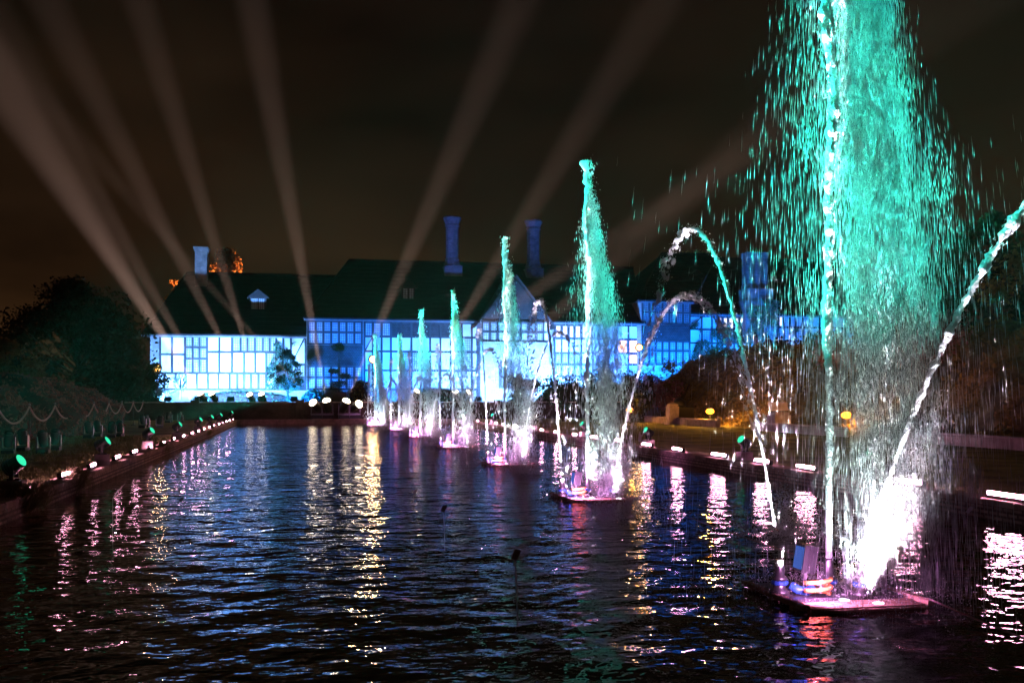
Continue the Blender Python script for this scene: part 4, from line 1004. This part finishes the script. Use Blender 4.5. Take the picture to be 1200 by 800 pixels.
# ground cover over the mound: nobody could count it
n = 26000; X = RNG.uniform(23.4, 36, n); Y = RNG.uniform(22, 86, n)
Z = np.array([mound_z(a, b_) for a, b_ in zip(X, Y)])
keep = np.array([mnoise.noise(Vector((a*.5, b_*.5, 9))) > -.25 for a, b_ in zip(X, Y)])
gc = leaves('ground_cover', np.stack([X, Y, Z + np.abs(RNG.normal(0, .14, n))], 1)[keep], .12, BROWNLEAF)
tag(gc, 'low brown ground cover over the planted mound', 'ground cover', None, 'stuff')
def bush(px, D_, r, label, m, n=1500, size=.1, group='shrubs of the mound'):
    c = cw((px-600)/F*D_, D_, 0); z = mound_z(c.x, c.y) if c.x > 22.8 else GZ
    t_ = root('bare_shrub', (c.x, c.y, z), label, 'shrub', group)
    st = MB(); cs = []
    for k_ in range(9):
        a = RNG.uniform(0, 6.28); e_ = Vector((c.x+math.cos(a)*r*RNG.uniform(.2,.9), c.y+math.sin(a)*r*RNG.uniform(.2,.9), z+r*RNG.uniform(.7,1.7)))
        st.tube([(c.x, c.y, z-.1), Vector((c.x, c.y, z)).lerp(e_, .5)+Vector((0,0,.15)), e_], [.04,.025,.01], 5); cs.append(e_[:])
    st.build('stems', BARK, t_); leaves('foliage', clump_points(cs, [(r*.45,)*3]*9, n//9, .6), size, m, t_)
for (px, D_, r, m, lab) in ((752, 74, 1.8, BROWNLEAF, 'russet shrub where the mound begins, behind the orange lamp'), (775, 70, 1.6, HEDGEM, 'mauve-brown shrub at the foot of the mound'), (800, 72, 1.4, BROWNLEAF, 'rounded brown shrub partway up the mound'), (742, 66, 1.7, DARKLEAF, 'dark shrub below the hall corner'), (700, 68, 1.9, DARKLEAF, 'dark low shrub before the terrace wall, mound end'), (660, 70, 1.7, DARKLEAF, 'dark low shrub before the terrace wall, under the hall'), (620, 71, 1.6, DARKLEAF, 'dark low shrub before the terrace wall, under the gable'), (935, 56, 1.5, BROWNLEAF, 'brown shrub on the mound below the visitors'), (985, 52, 1.8, HEDGEM, 'mauve shrub on the mound behind the orange lamp'), (1040, 48, 1.8, BROWNLEAF, 'brown shrub on the mound above the low wall'), (1090, 45, 1.7, HEDGEM, 'mauve shrub on the mound left of the fluted urn')):
    bush(px, D_, r, lab, m, 1900, .095)
tree('dark_tree', at(1165, 58, 3.0), 9.5, 4.6, 11000, .13, DARKLEAF, 'dark evergreen tree on the mound above the fluted urn', 'dark trees on the mound', seed=21, zlow=.1, nclump=44)
tree('dark_tree', at(1070, 76, 3.6), 7.0, 4.2, 8000, .14, DARKLEAF, 'dark tree on the mound behind the near fountain veil', 'dark trees on the mound', seed=22, zlow=.12, nclump=36)
tree('dark_tree', at(1250, 46, 2.0), 8.5, 4.0, 8000, .12, BROWNLEAF, 'brownish tree at the near end of the mound', 'dark trees on the mound', seed=23, zlow=.12)
# low wall with piers along the foot of the mound
WX = 22.4
lw = root('low_wall', (WX, 45, GZ), 'low pinkish stone wall along the foot of the planted mound', 'wall')
yv = 20.0; k_ = 0
while yv < 64:
    L = 1.5 + RNG.uniform(-.1, .1)
    if not (47.4 < yv < 51.5 or 36 < yv < 38):
        MB().cbox(WX-.14, WX+.14, yv+.01, yv+L-.01, .2, .62+RNG.uniform(-.01,.01), .02).build('wall_block', PIERM, lw)
        MB().cbox(WX-.18, WX+.18, yv+.015, yv+L-.015, .623, .70, .015).build('coping', PIERM, lw)
    yv += L
def pier(px, py, h, label, w=.62):
    c = on_z(px, py, GZ); r = root('stone_pier', c[:], label, 'pier', 'stone piers by the low wall'); x, y, z = c
    MB().cbox(x-w/2-.08, x+w/2+.08, y-w/2-.08, y+w/2+.08, z-.02, z+.12, .02).build('foot', PIERM, r)
    MB().cbox(x-w/2, x+w/2, y-w/2, y+w/2, z+.121, z+h-.15, .01).build('shaft', PIERM, r)
    MB().lathe([(w*.5,h-.149),(w*.62,h-.1),(w*.62,h-.04),(w*.3,h+.05),(w*.05,h+.1)], (x, y, z), 4, Matrix.Rotation(math.pi/4, 3, 'Z')).build('cap', PIERM, r)
pier(788, 497, 1.25, 'tall pinkish pier beside a dark cabinet, at the orange lamp'); pier(913, 505, .95, 'pinkish pier carrying a tilted board, nearer the near fountain', .85)
def cabinet(px, py, w, h, label):
    c = on_z(px, py, GZ); x, y, z = c; r = root('speaker_cabinet', c[:], label, 'cabinet', 'dark cabinets by the low wall')
    MB().cbox(x-w/2, x+w/2, y-.35, y+.35, z, z+h, .03).build('body', BLACK, r)
    MB().box(x-w*.42, x+w*.42, y-.365, y-.351, z+.1, z+h-.1).build('grille', mat('grille_cloth', (.03,.028,.03), .9, .3, 60), r)
    for sg in (-1, 1): MB().box(x+sg*w*.35-.05, x+sg*w*.35+.05, y-.3, y+.3, z-.01, z+.0).build('foot', BLACK, r)
cabinet(801, 496.5, 1.1, 1.05, 'dark square loudspeaker cabinet beside the tall pier')
cb = on_z(797, 496, GZ); 
MBt = MB().lathe([(.38,0),(.42,.1),(.36,.35),(.2,.52),(.05,.58)], (cb.x, cb.y+.1, GZ+1.05), 14).build('cover', BLACK, None, True, loc=(cb.x, cb.y+.1, GZ+1.05)); MBt.name = 'domed_cover'
tag(MBt, 'dark domed cover standing on the loudspeaker cabinet', 'cover')
# tilted board on the second pier
c = on_z(913, 505, GZ); bo = MB().obox((c.x-.1, c.y-.1, GZ+1.22), 1.0, .05, .42, Matrix.Rotation(-.35, 3, 'X')).build('tilted_board', PIERM, None, loc=(c.x, c.y, GZ+1.0)); tag(bo, 'tilted pinkish board on top of the nearer pier', 'board')
# fluted urn
def urn(px, py, label):
    c = on_z(px, py, GZ); r = root('fluted_urn', c[:], label, 'urn')
    MB().cbox(c.x-.35, c.x+.35, c.y-.35, c.y+.35, GZ, GZ+.22, .03).build('foot', PIERM, r)
    MB().lathe([(.2,.221),(.14,.3),(.14,.5),(.3,.6)], c, 16).build('stem', PIERM, r)
    MB().lathe([(.3,.601),(.46,.64),(.6,.9),(.72,1.12),(.74,1.2),(.66,1.2)], c, 36, None, .06).build('bowl', PIERM, r)
urn(1148, 510, 'fluted pink urn on the lawn below the dark trees')
# visitors on the path along the mound
def person(px, feet_z, D_, h, face, jacket, trousers, label, lean=0.0):
    b_ = cw((px-600)/F*D_, D_, feet_z); r = root('person', b_[:], label, 'person', 'visitors on the mound path')
    k_ = h/1.75; sw = .21*k_; ca, sa = math.cos(face), math.sin(face)
    def T(x, y, z): return (x*ca-y*sa, x*sa+y*ca, z*k_)
    J = {'pel':(0,0,.95),'wst':(0,.01,1.1),'chs':(0,lean*.05,1.32),'nk':(0,-.01+lean*.1,1.50),'hd':(0,-.03+lean*.12,1.56),'hd2':(0,-.03+lean*.12,1.66),'hd3':(0,-.02+lean*.12,1.73),
         'shl':(-.19,0,1.42),'shr':(.19,0,1.42),'ell':(-.25,-.02,1.14),'elr':(.25,-.02,1.14),'wl':(-.2,-.2,1.02),'wr':(.2,-.22,1.05),'hl':(-.16,-.27,1.0),'hr':(.15,-.29,1.05),
         'hpl':(-.1,0,.9),'hpr':(.1,0,.9),'kl':(-.11,-.03,.5),'kr':(.12,-.02,.5),'al':(-.11,.02,.09),'ar':(.13,.02,.09),'tl':(-.12,-.15,.04),'tr':(.15,-.15,.04)}
    R = {'pel':.15,'wst':.145,'chs':.165,'nk':.06,'hd':.085,'hd2':.1,'hd3':.075,'shl':.085,'shr':.085,'ell':.06,'elr':.06,'wl':.045,'wr':.045,'hl':.038,'hr':.038,'hpl':.1,'hpr':.1,'kl':.068,'kr':.068,'al':.05,'ar':.05,'tl':.04,'tr':.04}
    E = [('pel','wst'),('wst','chs'),('chs','nk'),('nk','hd'),('hd','hd2'),('hd2','hd3'),('chs','shl'),('chs','shr'),('shl','ell'),('shr','elr'),('ell','wl'),('elr','wr'),('wl','hl'),('wr','hr'),('pel','hpl'),('pel','hpr'),('hpl','kl'),('hpr','kr'),('kl','al'),('kr','ar'),('al','tl'),('ar','tr')]
    ks = list(J); me = bpy.data.meshes.new('body'); me.from_pydata([T(*J[q]) for q in ks], [(ks.index(a), ks.index(c_)) for a, c_ in E], [])
    ob = bpy.data.objects.new('body', me); C.objects.link(ob); ob.parent = r; ob['_o'] = tuple(b_)
    md = ob.modifiers.new('skin', 'SKIN'); md.use_smooth_shade = True
    for i_, q in enumerate(ks):
        sv = me.skin_vertices[0].data[i_]; sv.radius = (R[q]*k_, R[q]*k_*(.8 if q in ('wst','chs','pel') else 1)); sv.use_root = (q == 'pel')
    ss = ob.modifiers.new('sub', 'SUBSURF'); ss.levels = 1; ss.render_levels = 2
    me.materials.append(clothes(jacket, trousers, h))
    # hair
    lump = MB().lathe([(.02,-.02),(.105,.0),(.118,.05),(.105,.11),(.06,.15),(.01,.165)], (b_.x+T(*J['hd2'])[0], b_.y+T(*J['hd2'])[1]+.0, b_.z+(1.62)*k_), 12).build('hair', mat('hair', (.05,.035,.025), .7, .4, 20), r, True)
    # nose and scarf give the face its front
    n_ = T(0, -.135+lean*.12, 1.655); MB().lathe([(.018,0),(.012,.02),(.004,.03)], (b_.x+n_[0], b_.y+n_[1], b_.z+n_[2]), 6, look((sa, -ca, 0))).build('nose', mat('skin', (.5,.32,.25), .6, .1, 10), r)
    sc_ = T(0, lean*.1, 1.46); MB().lathe([(.09,-.05),(.115,-.02),(.115,.03),(.085,.06)], (b_.x+sc_[0], b_.y+sc_[1], b_.z+sc_[2]), 12).build('scarf', mat('scarf', (.12,.05,.10), .9, .3, 20), r, True)
def clothes(j, t_, h):
    nm = 'clothes_%s' % '_'.join('%.2f' % c for c in j)
    if nm in MATS: return MATS[nm]
    m = bpy.data.materials.new(nm); m.use_nodes = True; nt = m.node_tree; b_ = nt.nodes['Principled BSDF']; b_.inputs['Roughness'].default_value = .85
    co = nt.nodes.new('ShaderNodeTexCoord'); sp_ = nt.nodes.new('ShaderNodeSeparateXYZ'); nt.links.new(co.outputs['Object'], sp_.inputs[0])
    mr = nt.nodes.new('ShaderNodeMath'); mr.operation = 'DIVIDE'; mr.inputs[1].default_value = h; nt.links.new(sp_.outputs[2], mr.inputs[0])
    r = nt.nodes.new('ShaderNodeValToRGB'); r.color_ramp.interpolation = 'CONSTANT'; e_ = r.color_ramp.elements
    e_[0].position = 0; e_[0].color = (.02,.018,.016,1); e_[1].position = .06; e_[1].color = (*t_, 1)
    a = e_.new(.5); a.color = (*j, 1); a = e_.new(.855); a.color = (.5,.32,.25,1)
    nt.links.new(mr.outputs[0], r.inputs[0]); nt.links.new(r.outputs[0], b_.inputs['Base Color']); MATS[nm] = m; return m
PPL = [(868, .1, 1.55, (.05,.05,.06), 'person in a dark jacket at the end of the group on the mound'), (885, .5, 1.78, (.16,.06,.20), 'person in a purple jacket looking over the mound edge'),
       (900, -.3, 1.72, (.12,.03,.07), 'person in a dark red coat between two others on the mound'), (910, .2, 1.62, (.03,.03,.03), 'person in a black coat partly hidden on the mound'),
       (916, -.2, 1.80, (.08,.06,.05), 'tall person in a brown coat on the mound'), (922, .3, 1.7, (.10,.09,.09), 'person in a grey coat at the veil side of the group on the mound')]
for (px, fc, h, jk, lab) in PPL:
    D_ = 74.2; c = cw((px-600)/F*D_, D_, 0)
    person(px, mound_z(c.x, c.y)-.05, D_, h, fc, jk, (.03,.03,.045), lab, .8 if h > 1.75 else .2)

# ================================================================== IN AND BY THE WATER
def stake(px, py_b, H, tilt, plate, label):
    b_ = on_z(px, py_b, 0); r = root('water_stake', b_[:], label, 'stake', 'stakes in the canal')
    R = Matrix.Rotation(tilt, 3, 'Y'); top = b_ + R @ Vector((0, 0, H))
    MB().tube([b_ - Vector((0,0,.4)), b_.lerp(top, .5), top], .006, 6).build('rod', mat('pale_rod', (.5,.45,.48), .5, .1, 9), r)
    if plate: MB().obox(top + R @ Vector((.01,-.02,.04)), .06, .008, .11, R @ Matrix.Rotation(.5, 3, 'X') @ Matrix.Rotation(.35, 3, 'Y')).build('plate', mat('plate_white', (.6,.55,.6), .6, .1, 8), r)
    else: MB().tube([top, top + Vector((.06,.0,.10)), top + Vector((.16,.0,.2))], [.006,.005,.003], 6).build('tip', MATS['pale_rod'], r)
stake(132, 638, .62, .0, False, 'thin bare rod with a bent tip standing near the lawn kerb')
stake(210, 592, .08, .3, True, 'short stake with a tilted white plate before the lawn kerb')
stake(522, 632, .40, -.08, True, 'stake with a white plate before the fourth fountain reflection')
stake(608, 726, .55, -.07, True, 'tall leaning stake with a plate in the teal reflection')
stake(484, 586, .14, .2, True, 'short stake with a small plate in the golden reflection')
stake(1133, 628, .34, .05, True, 'stake with a white plate near the kerb below the mound')
stake(476, 556, .10, .1, True, 'tiny far stake with a plate by the fifth fountain')
stake(728, 545, .3, .0, True, 'stake with a plate behind the second fountain raft')
# tufts hanging over the lawn kerb
def tuft(y, L, n, label):
    r = root('kerb_tuft', (XL-.1, y, .33), label, 'plant', 'tufts on the lawn kerb')
    b_ = MB()
    for k_ in range(n):
        yy = y + RNG.normal(0, L*.35); x_ = XL + RNG.uniform(-.25, .12); h = RNG.uniform(.1, .32); dx_ = RNG.uniform(.0, .35); z0 = .30 if x_ < XL else RNG.uniform(.0, .25)
        sd = Vector((RNG.normal(0,.3), 1, 0)).normalized()*.012
        o = Vector((x_, yy, z0)); mi = o + Vector((dx_*.4, RNG.normal(0,.04), h*.8)); e_ = o + Vector((dx_, RNG.normal(0,.1), h*RNG.uniform(.1,.9)))
        b_.add([o-sd, o+sd, mi+sd*.8, mi-sd*.8, e_], [(0,1,2,3),(3,2,4)])
    b_.build('blades', TUFTLEAF, r)['kind'] = 'stuff'
tuft(18.9, 1.1, 900, 'thick pale tuft of grass spilling over the lawn kerb beside the first light bar')
tuft(22.6, .8, 420, 'darker tuft on the lawn kerb between two light bars'); tuft(36.0, .6, 200, 'small tuft on the lawn kerb further along'); tuft(52, 1.2, 300, 'tuft on the lawn kerb towards the terrace')
# short grass on the near lawn
n = 26000; X = XL - .45 - RNG.uniform(0, 1, n)**1.3*9; Y = 15 + RNG.uniform(0, 1, n)*32
Hh = RNG.uniform(.03, .10, n) * (1 + .8*np.array([mnoise.noise(Vector((a*.6, b_*.6, 2))) for a, b_ in zip(X, Y)]))
a = RNG.uniform(0, 6.28, n); V = np.zeros((n, 3, 3)); V[:, 0] = np.stack([X-.012*np.cos(a), Y-.012*np.sin(a), np.full(n, GZ-.005)], 1); V[:, 1] = np.stack([X+.012*np.cos(a), Y+.012*np.sin(a), np.full(n, GZ-.005)], 1)
V[:, 2] = np.stack([X+RNG.normal(0,.03,n), Y+RNG.normal(0,.03,n), GZ+np.maximum(Hh,.02)], 1)
gr_ = npmesh('lawn_grass', V.reshape(-1,3), np.arange(n*3).reshape(n,3), leafmat('grass_blade', (.2,.2,.075))); tag(gr_, 'short worn grass on the rope-barrier lawn', 'grass', None, 'stuff')
# koi just breaking the surface
def koi(px, py, L, rot, label):
    b_ = on_z(px, py, 0); r = root('koi', b_[:], label, 'fish', 'koi in the canal'); M_ = Matrix.Rotation(rot, 3, 'Z')
    prof = [(.01,-.5),(.09,-.42),(.15,-.2),(.14,.05),(.09,.3),(.04,.42),(.02,.46)]
    R = M_ @ look((1,0,0))
    MB().lathe([(a*L*.6, c_*L) for a, c_ in prof], b_ - Vector((0,0,L*.05)), 12, R).build('body', ORANGEM, r, True)
    t_ = [M_ @ Vector(v) for v in ((.44*L,-.015,-.03*L),(.44*L,.015,-.03*L),(.62*L,.11*L,.02),(.56*L,0,.012),(.62*L,-.11*L,.02))]
    MB().add([b_+v for v in t_], [(0,1,3),(1,2,3),(0,3,4)]).build('tail', ORANGEM, r)
koi(4, 781, .34, .5, 'orange koi at the surface near the lawn bank')

# ================================================================== AIR
hz = MB().box(-420, 420, -420, 420, -2.6, 60)
ho = hz.build('haze', None); ho.data.materials.clear()
hm = bpy.data.materials.new('night_haze'); hm.use_nodes = True; nt = hm.node_tree; nt.nodes.clear()
o = nt.nodes.new('ShaderNodeOutputMaterial'); pv = nt.nodes.new('ShaderNodeVolumePrincipled'); pv.inputs['Density'].default_value = HAZE_DENSITY
pv.inputs['Color'].default_value = (.92, .80, .72, 1); pv.inputs['Anisotropy'].default_value = .55
nt.links.new(pv.outputs[0], o.inputs['Volume']); ho.data.materials.append(hm); tag(ho, None, None, None, 'stuff')
ORDN = 'first second third fourth fifth sixth seventh eighth ninth tenth eleventh twelfth thirteenth fourteenth fifteenth sixteenth seventeenth eighteenth nineteenth twentieth'.split()
def relabel(group, fmt, key):                          # look-alikes in a row are told apart by their rank from the terrace or the tree
    obs = sorted([o for o in C.objects if o.get('group') == group and o.parent is None], key=key)
    for i_, o in enumerate(obs): o['label'] = fmt % ORDN[i_]
fy = lambda o: -o.location.y
fx = lambda o: o.location.x
relabel('unlit moving heads on the lawn', 'black unlit moving head lamp on the lawn, %s from the house terrace', fy)
relabel('green spots on the lawn kerb', 'green-lensed spotlight on a block on the rope-barrier lawn kerb, %s from the terrace', fy)
relabel('green spots on the mound kerb', 'green-lensed spotlight on a block on the mound-side kerb, %s from the terrace', fy)
relabel('light bars on the lawn kerb', 'glowing pinkish light bar on the rope-barrier lawn kerb, %s from the terrace', fy)
relabel('light bars on the mound kerb', 'glowing pinkish light bar on the mound-side kerb, %s from the terrace', fy)
relabel('swags of the rope barrier', 'rope swag of the lawn barrier, %s from the house terrace', fy)
relabel('posts of the rope barrier', 'slim post of the lawn rope barrier, %s from the house terrace', fy)
relabel('blue floodlights along the terrace', 'blue floodlight on the house terrace, %s from the big dark tree', fx)
relabel('chimney floodlights', 'added narrow blue floodlight on the canal end kerb, %s from the lawn side', fx)
relabel('plinths at the canal end', 'low brick plinth under a lit lamp at the canal end, %s from the lawn side', fx)
relabel('plinths on the terrace', 'dark plinth under a lit lamp on the terrace, %s from the big dark tree', fx)
for o in list(C.objects):
    if '_o' in o: del o['_o']
